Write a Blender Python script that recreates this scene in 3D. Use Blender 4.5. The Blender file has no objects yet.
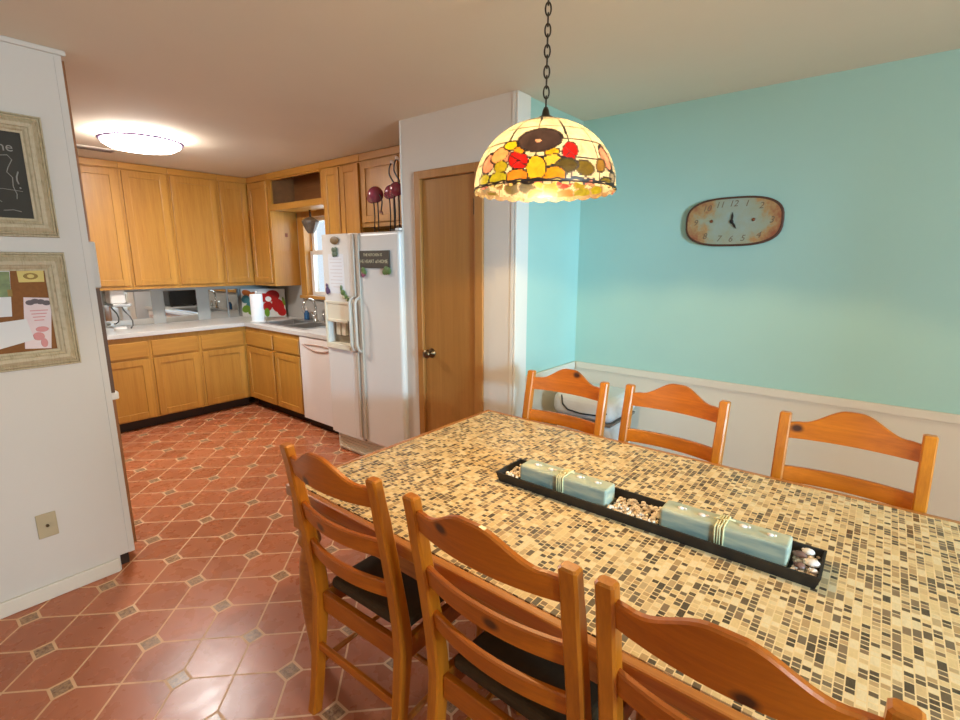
import bpy, bmesh, math, random
from mathutils import Vector, Matrix
random.seed(7)
S = bpy.context.scene
C = S.collection
PI = math.pi
OFF = {}

# ------------------------------------------------------------------ helpers
class MB:
    """collects shapes into one mesh"""
    def __init__(self):
        self.bm = bmesh.new()
    def _add(self, tmp, M=None, mi=0):
        if M is not None:
            bmesh.ops.transform(tmp, matrix=M, verts=tmp.verts)
        vm = [self.bm.verts.new(v.co) for v in tmp.verts]
        tmp.verts.index_update()
        for f in tmp.faces:
            try:
                nf = self.bm.faces.new([vm[v.index] for v in f.verts])
                nf.material_index = mi
                nf.smooth = f.smooth
            except ValueError:
                pass
        tmp.free()
        return self
    def box(self, x0, x1, y0, y1, z0, z1, bev=0.0, seg=2, M=None, mi=0):
        t = bmesh.new()
        x0, x1 = sorted((x0, x1)); y0, y1 = sorted((y0, y1)); z0, z1 = sorted((z0, z1))
        bmesh.ops.create_cube(t, size=1)
        for v in t.verts:
            v.co = Vector(((x0+x1)/2+v.co.x*(x1-x0), (y0+y1)/2+v.co.y*(y1-y0), (z0+z1)/2+v.co.z*(z1-z0)))
        if bev > 0:
            bev = min(bev, .45*min(x1-x0, y1-y0, z1-z0))
            bmesh.ops.bevel(t, geom=t.edges[:], offset=bev, segments=seg, affect='EDGES', profile=.5)
            t.normal_update()
        t.verts.index_update()
        return self._add(t, M, mi)
    def tube(self, pts, r, n=10, closed=False, mi=0, cap=True):
        t = bmesh.new()
        pts = [Vector(p) for p in pts]
        N = len(pts)
        rr = r if isinstance(r, (list, tuple)) else [r]*N
        rings = []
        up = None
        for i, p in enumerate(pts):
            a = pts[(i-1) % N] if (closed or i > 0) else p
            b = pts[(i+1) % N] if (closed or i < N-1) else p
            d = (b-a).normalized()
            if up is None:
                up = d.orthogonal().normalized()
            up = (up - d*up.dot(d))
            if up.length < 1e-6: up = d.orthogonal()
            up.normalize()
            s = d.cross(up)
            rings.append([t.verts.new(p+(up*math.cos(2*PI*k/n)+s*math.sin(2*PI*k/n))*rr[i]) for k in range(n)])
        L = N if closed else N-1
        for i in range(L):
            A, B = rings[i], rings[(i+1) % N]
            for k in range(n):
                f = t.faces.new((A[k], A[(k+1) % n], B[(k+1) % n], B[k])); f.smooth = True
        if cap and not closed:
            t.faces.new(list(reversed(rings[0]))); t.faces.new(rings[-1])
        t.verts.index_update()
        return self._add(t, None, mi)
    def lathe(self, prof, c=(0, 0, 0), n=32, M=None, mi=0, smooth=True):
        t = bmesh.new(); rings = []
        for (r, z) in prof:
            if r < 1e-5:
                rings.append([t.verts.new((c[0], c[1], c[2]+z))])
            else:
                rings.append([t.verts.new((c[0]+r*math.cos(2*PI*k/n), c[1]+r*math.sin(2*PI*k/n), c[2]+z)) for k in range(n)])
        for A, B in zip(rings, rings[1:]):
            for k in range(n):
                q = []
                for v in (A[k % len(A)], A[(k+1) % len(A)], B[(k+1) % len(B)], B[k % len(B)]):
                    if v not in q: q.append(v)
                if len(q) > 2:
                    f = t.faces.new(q); f.smooth = smooth
        t.verts.index_update()
        return self._add(t, M, mi)
    def prism(self, poly, d, M=None, mi=0, bev=0.0):
        """poly in xy, extruded 0..d in z"""
        t = bmesh.new()
        a = [t.verts.new((x, y, 0)) for x, y in poly]
        b = [t.verts.new((x, y, d)) for x, y in poly]
        n = len(poly)
        t.faces.new(list(reversed(a))); t.faces.new(b)
        for i in range(n):
            t.faces.new((a[i], a[(i+1) % n], b[(i+1) % n], b[i]))
        bmesh.ops.recalc_face_normals(t, faces=t.faces[:])
        if bev > 0:
            ed = [e for e in t.edges if (e.verts[0].co.z == e.verts[1].co.z)]
            bmesh.ops.bevel(t, geom=ed, offset=bev, segments=2, affect='EDGES', profile=.5)
        t.verts.index_update()
        return self._add(t, M, mi)
    def ball(self, c, rx, ry=None, rz=None, seg=20, M=None, mi=0):
        ry = rx if ry is None else ry; rz = rx if rz is None else rz
        t = bmesh.new()
        bmesh.ops.create_uvsphere(t, u_segments=seg, v_segments=max(8, seg//2), radius=1)
        for f in t.faces: f.smooth = True
        X = Matrix.Diagonal((rx, ry, rz, 1))
        X = Matrix.Translation(c) @ (M.to_4x4() if M is not None else Matrix()) @ X
        t.verts.index_update()
        return self._add(t, X, mi)
    def sheet(self, rows, mi=0, smooth=True):
        t = bmesh.new()
        V = [[t.verts.new(p) for p in r] for r in rows]
        for A, B in zip(V, V[1:]):
            for k in range(len(A)-1):
                f = t.faces.new((A[k], A[k+1], B[k+1], B[k])); f.smooth = smooth
        t.verts.index_update()
        return self._add(t, None, mi)
    def mesh(self, me):
        t = bmesh.new(); t.from_mesh(me); t.verts.index_update()
        return self._add(t)
    def build(self, name, mat, parent=None, smooth=None, world=True, kind=None):
        me = bpy.data.meshes.new(name)
        off = Vector((0, 0, 0))
        if parent is not None and world:
            off = OFF.get(parent.name, Vector((0, 0, 0)))
        if off.length > 0:
            bmesh.ops.translate(self.bm, verts=self.bm.verts, vec=-off)
        bmesh.ops.recalc_face_normals(self.bm, faces=self.bm.faces[:])
        self.bm.to_mesh(me); self.bm.free()
        for m in (mat if isinstance(mat, (list, tuple)) else [mat]):
            me.materials.append(m)
        o = bpy.data.objects.new(name, me); C.objects.link(o)
        if parent is not None:
            o.parent = parent; OFF[o.name] = off
        if kind: o['kind'] = kind
        return o

def tag(o, label, cat, group=None, kind=None):
    o['label'] = label; o['category'] = cat
    if group: o['group'] = group
    if kind: o['kind'] = kind
    return o
def thing(name, label, cat, loc=(0, 0, 0), rz=0, group=None, kind=None):
    o = bpy.data.objects.new(name, None); C.objects.link(o)
    o.location = loc; o.rotation_euler = (0, 0, rz); o.empty_display_size = .1
    OFF[o.name] = Vector(loc)
    if label: tag(o, label, cat, group)
    if kind: o['kind'] = kind
    return o
def dup(root, loc, rz=0, label=None, group=None):
    r = root.copy(); C.objects.link(r); r.location = loc; r.rotation_euler = (0, 0, rz)
    if label: r['label'] = label
    if group: r['group'] = group
    for ch in list(root.children):
        c = ch.copy(); C.objects.link(c); c.parent = r
        for g in ch.children:
            d = g.copy(); C.objects.link(d); d.parent = c
    return r
def text_mesh(s, size, ext=.0004, align='CENTER', shear=0):
    cu = bpy.data.curves.new('t', 'FONT'); cu.body = s; cu.size = size; cu.extrude = ext
    cu.align_x = align; cu.align_y = 'CENTER'; cu.shear = shear; cu.resolution_u = 3
    o = bpy.data.objects.new('t', cu); C.objects.link(o)
    dg = bpy.context.evaluated_depsgraph_get()
    me = bpy.data.meshes.new_from_object(o.evaluated_get(dg))
    bpy.data.objects.remove(o); bpy.data.curves.remove(cu)
    return me
def put_text(mb, s, size, M, **k):
    me = text_mesh(s, size, **k)
    t = bmesh.new(); t.from_mesh(me); t.verts.index_update()
    mb._add(t, M); bpy.data.meshes.remove(me)
def frame_M(origin, right, up):
    r = Vector(right).normalized(); u = Vector(up).normalized(); n = r.cross(u)
    return Matrix(((r.x, u.x, n.x, origin[0]), (r.y, u.y, n.y, origin[1]), (r.z, u.z, n.z, origin[2]), (0, 0, 0, 1)))

# ------------------------------------------------------------------ materials
def srgb(r, g, b):
    f = lambda c: (c/255/12.92 if c/255 <= .04045 else ((c/255+.055)/1.055)**2.4)
    return (f(r), f(g), f(b), 1)
class NT:
    def __init__(self, name):
        self.m = bpy.data.materials.new(name); self.m.use_nodes = True
        self.t = self.m.node_tree; self.n = self.t.nodes; self.l = self.t.links
        self.p = self.n['Principled BSDF']; self.out = self.n['Material Output']
    def new(self, kind, **kw):
        x = self.n.new(kind)
        for k, v in kw.items(): setattr(x, k, v)
        return x
    def link(self, a, b): self.l.new(a, b)
    def val(self, sock, v):
        if hasattr(v, 'is_output') or isinstance(v, bpy.types.NodeSocket): self.l.new(v, sock)
        else: sock.default_value = v
    def math(self, op, a, b=None, c=None, clamp=False):
        x = self.new('ShaderNodeMath', operation=op); x.use_clamp = clamp
        self.val(x.inputs[0], a)
        if b is not None: self.val(x.inputs[1], b)
        if c is not None: self.val(x.inputs[2], c)
        return x.outputs[0]
    def mix(self, f, a, b, blend='MIX'):
        x = self.new('ShaderNodeMix', data_type='RGBA', blend_type=blend)
        self.val(x.inputs[0], f); self.val(x.inputs[6], a); self.val(x.inputs[7], b)
        return x.outputs[2]
    def ramp(self, f, stops):
        x = self.new('ShaderNodeValToRGB')
        e = x.color_ramp.elements
        while len(e) < len(stops): e.new(.5)
        for k, (p, c) in enumerate(stops):
            e[k].position = p; e[k].color = c
        self.val(x.inputs[0], f)
        return x.outputs[0]
    def coord(self, scale=(1, 1, 1), loc=(0, 0, 0), rot=(0, 0, 0)):
        tc = self.new('ShaderNodeTexCoord'); mp = self.new('ShaderNodeMapping')
        mp.inputs['Scale'].default_value = scale; mp.inputs['Location'].default_value = loc; mp.inputs['Rotation'].default_value = rot
        self.link(tc.outputs['Object'], mp.inputs[0])
        return mp.outputs[0]
    def noise(self, vec, scale=5, detail=4, rough=.5, dist=0):
        x = self.new('ShaderNodeTexNoise'); self.link(vec, x.inputs['Vector'])
        x.inputs['Scale'].default_value = scale; x.inputs['Detail'].default_value = detail
        x.inputs['Roughness'].default_value = rough; x.inputs['Distortion'].default_value = dist
        return x.outputs[0]
    def bump(self, h, strength=.2, dist=.01):
        x = self.new('ShaderNodeBump'); x.inputs['Strength'].default_value = strength; x.inputs['Distance'].default_value = dist
        self.val(x.inputs['Height'], h); self.link(x.outputs[0], self.p.inputs['Normal'])
    def base(self, c): self.val(self.p.inputs['Base Color'], c)
    def set(self, **k):
        nm = {'rough': 'Roughness', 'metal': 'Metallic', 'spec': 'Specular IOR Level', 'coat': 'Coat Weight', 'coat_rough': 'Coat Roughness',
              'trans': 'Transmission Weight', 'ior': 'IOR', 'sss': 'Subsurface Weight'}
        for a, b in k.items(): self.val(self.p.inputs[nm[a]], b)
        return self

def plain(name, c, rough=.5, var=.06, scale=8, bump=0, **k):
    t = NT(name); v = t.coord()
    n = t.noise(v, scale, 3)
    d = tuple(max(0, x*(1-var*2)) for x in c[:3])+(1,)
    l = tuple(min(1, x*(1+var)) for x in c[:3])+(1,)
    t.base(t.mix(n, d, l)); t.set(rough=rough, **k)
    if bump: t.bump(t.noise(v, 120, 2), bump, .003)
    return t.m
def wood(name, dark, light, axis='z', scale=9, stretch=.07, rough=.4, knots=0, coat=.15, contrast=(.3, .72)):
    t = NT(name)
    sc = {'x': (stretch, 1, 1), 'y': (1, stretch, 1), 'z': (1, 1, stretch)}[axis]
    v = t.coord(sc)
    big = t.noise(v, scale, 5, .6, .6)
    fine = t.noise(v, scale*9, 3, .6, .2)
    f = t.math('ADD', t.math('MULTIPLY', big, .7), t.math('MULTIPLY', fine, .3))
    col = t.ramp(f, [(contrast[0], dark), (contrast[1], light)])
    if knots:
        tc = t.new('ShaderNodeTexCoord'); sp = t.new('ShaderNodeSeparateXYZ'); t.link(tc.outputs['Object'], sp.inputs[0])
        oi = t.new('ShaderNodeObjectInfo'); cb = t.new('ShaderNodeCombineXYZ')
        t.link(t.math('ADD', t.math('MULTIPLY', sp.outputs[1], .75), t.math('MULTIPLY', oi.outputs['Random'], 37)), cb.inputs[0]); t.link(sp.outputs[2], cb.inputs[1])
        vo = t.new('ShaderNodeTexVoronoi'); vo.voronoi_dimensions = '2D'; vo.inputs['Scale'].default_value = knots
        t.link(cb.outputs[0], vo.inputs['Vector'])
        k = t.math('SUBTRACT', 1, t.math('MULTIPLY', t.math('SUBTRACT', vo.outputs['Distance'], .045), 16, clamp=True), clamp=True)
        sc_ = t.new('ShaderNodeSeparateColor'); t.link(vo.outputs['Color'], sc_.inputs[0])
        k = t.math('MULTIPLY', k, t.math('GREATER_THAN', sc_.outputs[0], .35))
        col = t.mix(k, col, srgb(64, 30, 10))
    t.base(col); t.set(rough=rough, coat=coat, coat_rough=.2)
    t.bump(fine, .06, .002)
    return t.m

M = {}
OAK_D, OAK_L = srgb(166, 110, 38), srgb(202, 146, 60)
M['oak_z'] = wood('oak_upright_grain', OAK_D, OAK_L, 'z')
M['oak_x'] = wood('oak_grain_along', OAK_D, OAK_L, 'x')
M['oak_y'] = wood('oak_grain_across', OAK_D, OAK_L, 'y')
M['oak_dark'] = wood('oak_dark_end', srgb(128, 80, 40), srgb(156, 102, 54), 'z')
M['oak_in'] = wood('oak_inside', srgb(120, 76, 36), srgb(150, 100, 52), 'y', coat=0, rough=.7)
M['door'] = wood('door_veneer', srgb(150, 100, 46), srgb(180, 126, 64), 'z', scale=6, stretch=.05, rough=.32)
M['door_trim'] = wood('door_trim_wood', srgb(160, 106, 48), srgb(186, 130, 66), 'z', scale=12)
CH_D, CH_L = srgb(150, 74, 8), srgb(206, 112, 14)
M['chair_y'] = wood('pine_slat', CH_D, CH_L, 'y', scale=14, stretch=.08, rough=.34, knots=5.5, coat=.1)
M['chair_z'] = wood('pine_post', srgb(158, 84, 12), srgb(214, 130, 28), 'z', scale=16, stretch=.05, rough=.32, coat=.12)
M['table_wood'] = wood('table_wood', srgb(150, 82, 28), srgb(206, 134, 58), 'y', scale=12, stretch=.05, rough=.3, coat=.4)
M['toe'] = plain('toe_kick_dark', srgb(52, 34, 22), .7)
M['white_wall'] = plain('painted_wall_white', srgb(213, 209, 203), .75, .02, 3, .04)
M['beige_wall'] = plain('painted_wall_beige', srgb(214, 203, 188), .75, .02, 3, .04)
M['teal'] = plain('painted_wall_teal', srgb(164, 199, 186), .6, .02, 3, .04)
M['wains'] = plain('painted_wainscot', srgb(216, 203, 182), .6, .02, 3)
M['handle'] = plain('almond_handle', srgb(206, 196, 180), .35)
M['trim'] = plain('painted_trim', srgb(222, 216, 204), .5, .02, 3)
M['ceil'] = plain('painted_ceiling', srgb(226, 216, 196), .85, .02, 3, .05)
M['splash'] = plain('grey_backsplash', srgb(172, 168, 160), .5, .03, 6)
M['counter'] = plain('laminate_counter', srgb(206, 202, 194), .35, .03, 60)
M['fridge'] = plain('fridge_enamel', srgb(226, 220, 210), .3, .015, 4, coat=.3)
M['fridge_side'] = plain('fridge_side_panel', srgb(214, 218, 220), .4, .015, 4)
M['almond'] = plain('almond_plastic', srgb(226, 216, 190), .4, .02, 5)
M['gasket'] = plain('grey_gasket', srgb(120, 108, 96), .6)
M['white'] = plain('white_enamel', srgb(232, 226, 218), .35, .01, 4)
M['black'] = plain('black_plastic', srgb(24, 22, 21), .4)
M['chrome'] = plain('chrome', srgb(210, 210, 208), .15, .01, metal=1)
M['steel'] = plain('brushed_steel', srgb(196, 194, 190), .42, .03, 30, metal=1)
M['brass'] = plain('dark_brass', srgb(120, 100, 74), .35, metal=1)
M['bronze'] = plain('dark_bronze', srgb(66, 54, 40), .4, metal=.7)
M['iron'] = plain('dark_iron_wire', srgb(48, 34, 26), .5)
M['seat'] = plain('olive_upholstery', srgb(74, 52, 20), .9, .15, 40, .1)
M['mirror'] = plain('mirror_glass', srgb(225, 228, 226), .03, 0, metal=1)
M['paper'] = plain('white_paper', srgb(226, 226, 226), .8, .02)
M['pink_paper'] = plain('pink_flyer_paper', srgb(232, 214, 216), .8, .05, 20)
M['rose'] = plain('rose_ink', srgb(216, 150, 150), .8)
M['ink'] = plain('grey_ink', srgb(110, 100, 105), .8)
M['gold_card'] = plain('gold_card', srgb(214, 192, 110), .6)
M['gold_ink'] = plain('brown_ink', srgb(150, 120, 50), .6)
M['cork'] = plain('cork', srgb(140, 92, 50), .9, .12, 90, .1)
M['chalk'] = plain('chalk', srgb(150, 150, 145), .95)
M['slate'] = plain('chalkboard_slate', srgb(62, 60, 54), .8, .12, 9)
M['beige_plate'] = plain('beige_plastic', srgb(186, 172, 140), .45)
M['towel'] = plain('paper_towel', srgb(238, 238, 236), .9, .02, 30, .1)
M['green'] = plain('green_leaf', srgb(96, 120, 60), .6)
M['purple'] = plain('purple_figure', srgb(92, 66, 100), .5)
M['plaque'] = plain('dark_plaque', srgb(74, 62, 46), .6, .1)
M['lettering'] = plain('cream_lettering', srgb(200, 188, 150), .7)
M['flam'] = plain('plum_glaze', srgb(150, 56, 78), .18, .1, 20, coat=.6)
M['bin'] = plain('white_bin_plastic', srgb(216, 214, 208), .4)
M['vent'] = plain('vent_metal', srgb(198, 186, 172), .5)
M['tray'] = plain('black_tray', srgb(34, 28, 22), .55, .3, 50, .15)
M['pebble'] = plain('pale_pebbles', srgb(240, 216, 188), .7, .15, 60)
M['shell'] = plain('sea_shell', srgb(236, 220, 206), .5, .08, 40)
M['shell_brown'] = plain('brown_shell', srgb(130, 92, 76), .5, .12, 40)
M['raffia'] = plain('raffia_twine', srgb(224, 206, 150), .8, .1, 90)
M['pad'] = plain('purple_rim', srgb(168, 140, 190), .5)
M['lace'] = plain('grey_smoked_glass', srgb(104, 90, 76), .4, .25, 40)

def m_frame():
    t = NT('weathered_frame')
    v = t.coord((1, 1, 1))
    n = t.noise(v, 40, 4, .6); n2 = t.noise(t.coord((8, 1, 1)), 30, 3, .6)
    f = t.math('MULTIPLY', t.math('ADD', n, n2), .5)
    t.base(t.ramp(f, [(.3, srgb(150, 134, 104)), (.45, srgb(184, 170, 140)), (.7, srgb(200, 188, 160))])); t.set(rough=.6)
    t.bump(f, .25, .004); return t.m
M['frame'] = m_frame()

def m_floor():
    t = NT('terracotta_floor_tile')
    tc = t.new('ShaderNodeTexCoord'); sp = t.new('ShaderNodeSeparateXYZ'); t.link(tc.outputs['Object'], sp.inputs[0])
    u = t.math('DIVIDE', t.math('SUBTRACT', sp.outputs[0], .515), .2872)
    v = t.math('DIVIDE', t.math('SUBTRACT', sp.outputs[1], 2.176), .2885)
    def near(x): return t.math('ABSOLUTE', t.math('SUBTRACT', t.math('FRACT', t.math('ADD', x, .5)), .5))
    du, dv = near(u), near(v)
    da_, db_ = t.math('ADD', u, v), t.math('SUBTRACT', u, v)
    s = t.math('MAXIMUM', du, dv); mn = t.math('MINIMUM', near(da_), near(db_))
    line = t.math('LESS_THAN', mn, .019)
    dotg = t.math('LESS_THAN', s, .135)
    dot = t.math('LESS_THAN', s, .100)
    cb = t.new('ShaderNodeCombineXYZ'); t.link(t.math('FLOOR', da_), cb.inputs[0]); t.link(t.math('FLOOR', db_), cb.inputs[1])
    wn = t.new('ShaderNodeTexWhiteNoise'); t.link(cb.outputs[0], wn.inputs['Vector'])
    vv = t.coord()
    cl = t.noise(vv, 5, 4); 
    k = t.math('ADD', t.math('MULTIPLY', wn.outputs['Value'], .5), t.math('MULTIPLY', cl, .5))
    tile = t.ramp(k, [(.15, srgb(166, 94, 60)), (.85, srgb(192, 114, 76))])
    mott = t.noise(vv, 70, 3, .7)
    dcol = t.ramp(mott, [(.36, srgb(118, 78, 56)), (.62, srgb(184, 146, 108))])
    grout = t.mix(t.noise(vv, 30, 2), srgb(216, 168, 126), srgb(234, 194, 152))
    c = t.mix(line, tile, grout); c = t.mix(dotg, c, grout); c = t.mix(dot, c, dcol)
    t.base(c)
    isg = t.math('SUBTRACT', t.math('MAXIMUM', line, dotg), dot, clamp=True)
    t.set(rough=t.math('ADD', t.math('ADD', .2, t.math('MULTIPLY', t.noise(vv, 12, 3), .16)), t.math('MULTIPLY', isg, .3)), spec=.5)
    h = t.math('ADD', t.math('MULTIPLY', isg, -.6), t.math('MULTIPLY', t.noise(vv, 9, 2), .5))
    t.bump(h, .22, .004)
    return t.m
M['floor'] = m_floor()

def m_mosaic():
    t = NT('glass_mosaic')
    tc = t.new('ShaderNodeTexCoord'); sp = t.new('ShaderNodeSeparateXYZ'); t.link(tc.outputs['Object'], sp.inputs[0])
    u = t.math('DIVIDE', sp.outputs[1], .0172)
    cu = t.math('FLOOR', u); fu = t.math('FRACT', u)
    def rnd(a, b, s=0):
        cb = t.new('ShaderNodeCombineXYZ'); t.val(cb.inputs[0], a); t.val(cb.inputs[1], b); cb.inputs[2].default_value = s
        w = t.new('ShaderNodeTexWhiteNoise'); t.link(cb.outputs[0], w.inputs['Vector']); return w.outputs['Value']
    v = t.math('ADD', t.math('DIVIDE', sp.outputs[0], .0155), t.math('MULTIPLY', rnd(cu, 0.0, 3.3), 5))
    row = t.math('FLOOR', v)
    pr = t.math('FLOOR', t.math('DIVIDE', v, 2))
    merged = t.math('GREATER_THAN', rnd(cu, pr, 1.7), .68)
    rid = t.mix(merged, row, t.math('ADD', t.math('MULTIPLY', pr, 2), .5))
    # scalar mix of ids
    rid = t.math('ADD', t.math('MULTIPLY', merged, t.math('ADD', t.math('MULTIPLY', pr, 2), .5)), t.math('MULTIPLY', t.math('SUBTRACT', 1, merged), row))
    fv1 = t.math('FRACT', v); fv2 = t.math('MULTIPLY', t.math('FRACT', t.math('DIVIDE', v, 2)), 2)
    def edge(f, n):
        return t.math('MINIMUM', f, t.math('SUBTRACT', n, f))
    ev = t.math('ADD', t.math('MULTIPLY', merged, edge(fv2, 2)), t.math('MULTIPLY', t.math('SUBTRACT', 1, merged), edge(fv1, 1)))
    eu = edge(fu, 1)
    g = t.math('LESS_THAN', t.math('MINIMUM', eu, t.math('MULTIPLY', ev, .8)), .075)
    r = rnd(cu, rid, 9.1)
    rc = t.new('ShaderNodeValToRGB'); rc.color_ramp.interpolation = 'CONSTANT'
    cols = [(0, (230, 196, 136)), (.15, (240, 214, 164)), (.31, (220, 184, 128)), (.44, (190, 152, 100)), (.53, (136, 108, 76)), (.63, (96, 76, 52)), (.76, (66, 52, 36)), (.86, (114, 94, 70)), (.94, (196, 164, 116))]
    e = rc.color_ramp.elements
    while len(e) < len(cols): e.new(.5)
    for k, (p, c) in enumerate(cols): e[k].position = p; e[k].color = srgb(*c)
    t.link(r, rc.inputs[0])
    streak = t.noise(t.coord((90, 260, 1)), 1, 2)
    c = t.mix(t.math('MULTIPLY', streak, .35), rc.outputs[0], srgb(150, 124, 90))
    c = t.mix(g, c, srgb(230, 198, 144))
    t.base(c)
    t.set(rough=t.math('ADD', .22, t.math('MULTIPLY', t.math('ADD', t.math('MULTIPLY', rnd(cu, rid, 2.2), .25), t.math('MULTIPLY', g, .35)), 1)), spec=.5)
    t.bump(t.math('SUBTRACT', 1, g), .25, .002)
    return t.m
M['mosaic'] = m_mosaic()

def m_pane():
    t = NT('window_glass')
    a = t.new('ShaderNodeBsdfTransparent'); b = t.new('ShaderNodeBsdfGlossy'); b.inputs['Roughness'].default_value = .02
    x = t.new('ShaderNodeMixShader'); x.inputs[0].default_value = .07
    t.link(a.outputs[0], x.inputs[1]); t.link(b.outputs[0], x.inputs[2]); t.link(x.outputs[0], t.out.inputs[0]); return t.m
M['pane'] = m_pane()
def m_glow(name, c, s):
    t = NT(name); t.p.inputs['Emission Color'].default_value = c; t.p.inputs['Emission Strength'].default_value = s
    t.p.inputs['Base Color'].default_value = c
    return t.m
M['diffuser'] = m_glow('light_diffuser', (1, .93, .87, 1), 26)
M['diffuser_up'] = m_glow('light_diffuser_upper', (1, .92, .84, 1), 120)
M['bulb'] = m_glow('warm_bulb', (1, .62, .26, 1), 40)
def m_stained():
    t = NT('stained_glass')
    at = t.new('ShaderNodeAttribute'); at.attribute_name = 'glass'
    v = t.coord(); n = t.noise(v, 35, 3, .6, .5)
    col = t.mix(1, at.outputs['Color'], t.ramp(n, [(.3, (.6, .6, .6, 1)), (.7, (1, 1, 1, 1))]), 'MULTIPLY')
    dk = t.mix(1, col, (.135, .135, .135, 1), 'MULTIPLY')
    tr = t.new('ShaderNodeBsdfTranslucent'); t.link(dk, tr.inputs[0])
    t.base(t.mix(1, col, (.3, .3, .3, 1), 'MULTIPLY')); t.set(rough=.3)
    x = t.new('ShaderNodeMixShader'); x.inputs[0].default_value = .72
    t.link(t.p.outputs[0], x.inputs[1]); t.link(tr.outputs[0], x.inputs[2]); t.link(x.outputs[0], t.out.inputs[0])
    return t.m
M['stained'] = m_stained()
M['lead'] = plain('lead_came', srgb(60, 46, 34), .5, metal=.5)
def m_wax():
    t = NT('candle_wax')
    n = t.noise(t.coord((2, 1, 6)), 9, 3)
    h = t.math('ADD', .55, t.math('MULTIPLY', t.math('SUBTRACT', n, .5), 1.5))
    t.base(t.ramp(h, [(.2, srgb(130, 148, 138)), (.55, srgb(168, 174, 152)), (.85, srgb(202, 196, 162))]))
    t.set(rough=.35, sss=.25); t.p.inputs['Subsurface Radius'].default_value = (.02, .02, .015); t.p.inputs['Subsurface Scale'].default_value = .5
    return t.m
M['wax'] = m_wax()
def m_clock():
    t = NT('rusty_clock_face')
    tc = t.new('ShaderNodeTexCoord'); sp = t.new('ShaderNodeSeparateXYZ'); t.link(tc.outputs['Object'], sp.inputs[0])
    v = t.coord(); n = t.noise(v, 14, 5, .65)
    d = t.math('ADD', t.math('ABSOLUTE', t.math('MULTIPLY', sp.outputs[1], 4.2)), t.math('ABSOLUTE', t.math('MULTIPLY', sp.outputs[2], 2.2)))
    f = t.math('ADD', t.math('MULTIPLY', d, .75), t.math('MULTIPLY', t.math('SUBTRACT', n, .5), 1.3))
    t.base(t.ramp(f, [(.0, srgb(150, 162, 150)), (.42, srgb(152, 154, 128)), (.6, srgb(170, 132, 84)), (.85, srgb(150, 84, 52))]))
    t.set(rough=.55); t.bump(n, .1, .003); return t.m
M['clockface'] = m_clock()
M['rust'] = plain('rust_brown', srgb(84, 50, 32), .6, .15, 30)

# ------------------------------------------------------------------ setting
def slab(name, x0, x1, y0, y1, z0, z1, m, parent=None):
    o = MB().box(x0, x1, y0, y1, z0, z1).build(name, m, parent)
    if parent is None: o['kind'] = 'structure'
    return o
ZC = 2.425
XL, XR, YB, YR = -2.2, 3.05, 5.8, -2.8
slab('floor', XL, XR+.0, YR, YB, -.1, 0, M['floor'])
slab('ceiling', XL-.15, XR+.15, YR-.15, YB+.15, ZC, ZC+.12, M['ceil'])
slab('wall_back', XL-.15, XR+.15, YB, YB+.15, -.1, ZC, M['splash'])
# right wall, kitchen section with the sink window opening
WY0, WY1, WZ0, WZ1 = 4.14, 4.93, 1.18, 2.02
w = MB()
w.box(XR, XR+.15, 2.536, WY0, -.1, ZC); w.box(XR, XR+.15, WY1, YB, -.1, ZC)
w.box(XR, XR+.15, WY0, WY1, -.1, WZ0); w.box(XR, XR+.15, WY0, WY1, WZ1, ZC)
w.build('wall_right_kitchen', M['splash'], kind='structure')
slab('wall_right', XR, XR+.15, YR, 1.63, .862, ZC, M['teal'])
slab('wall_right_wainscot', XR-.004, XR+.15, YR, 1.63, -.1, .862, M['wains'])
t = MB(); t.box(XR-.022, XR-.004, YR, 1.608, .822, .866, .004); t.box(XR-.014, XR-.004, YR, 1.608, .812, .824)
t.build('trim_1', M['wains'], kind='structure')
# pantry closet walls: front at x=2.30 with door hole, side at y=1.63
PX, PY0, PY1 = 2.30, 1.63, 2.530
DY0, DY1, DZ = 1.904, 2.352, 2.05
w = MB()
w.box(PX, PX+.1, PY0, DY0-.012, 0, ZC); w.box(PX, PX+.1, DY1+.012, PY1, 0, ZC); w.box(PX, PX+.1, DY0-.012, DY1+.012, DZ+.012, ZC)
w.box(PX+.1, XR, PY1-.1, PY1, 0, ZC)
w.build('wall_pantry', M['beige_wall'], kind='structure')
slab('wall_pantry_side', PX+.101, XR+.15, PY0, PY0+.1, .862, ZC, M['teal'])
slab('wall_pantry_wainscot', PX+.101, XR-.005, PY0-.003, PY0+.1, 0, .862, M['wains'])
MB().box(PX-.003, PX+.118, PY0-.016, PY0-.003, 0, ZC-.002, .003).build('trim_2', M['trim'], kind='structure')
t = MB(); t.box(PX+.12, XR-.024, PY0-.02, PY0-.003, .822, .866, .004); t.build('trim_3', M['wains'], kind='structure')
MB().box(PX-.004, PX, PY0+.0, PY0+.02, 0, ZC-.002).build('trim_4', M['trim'], kind='structure')
MB().box(PX-.006, PX+.02, PY1, PY1+.006, 0, ZC-.002).build('trim_5', M['trim'], kind='structure')
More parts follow.
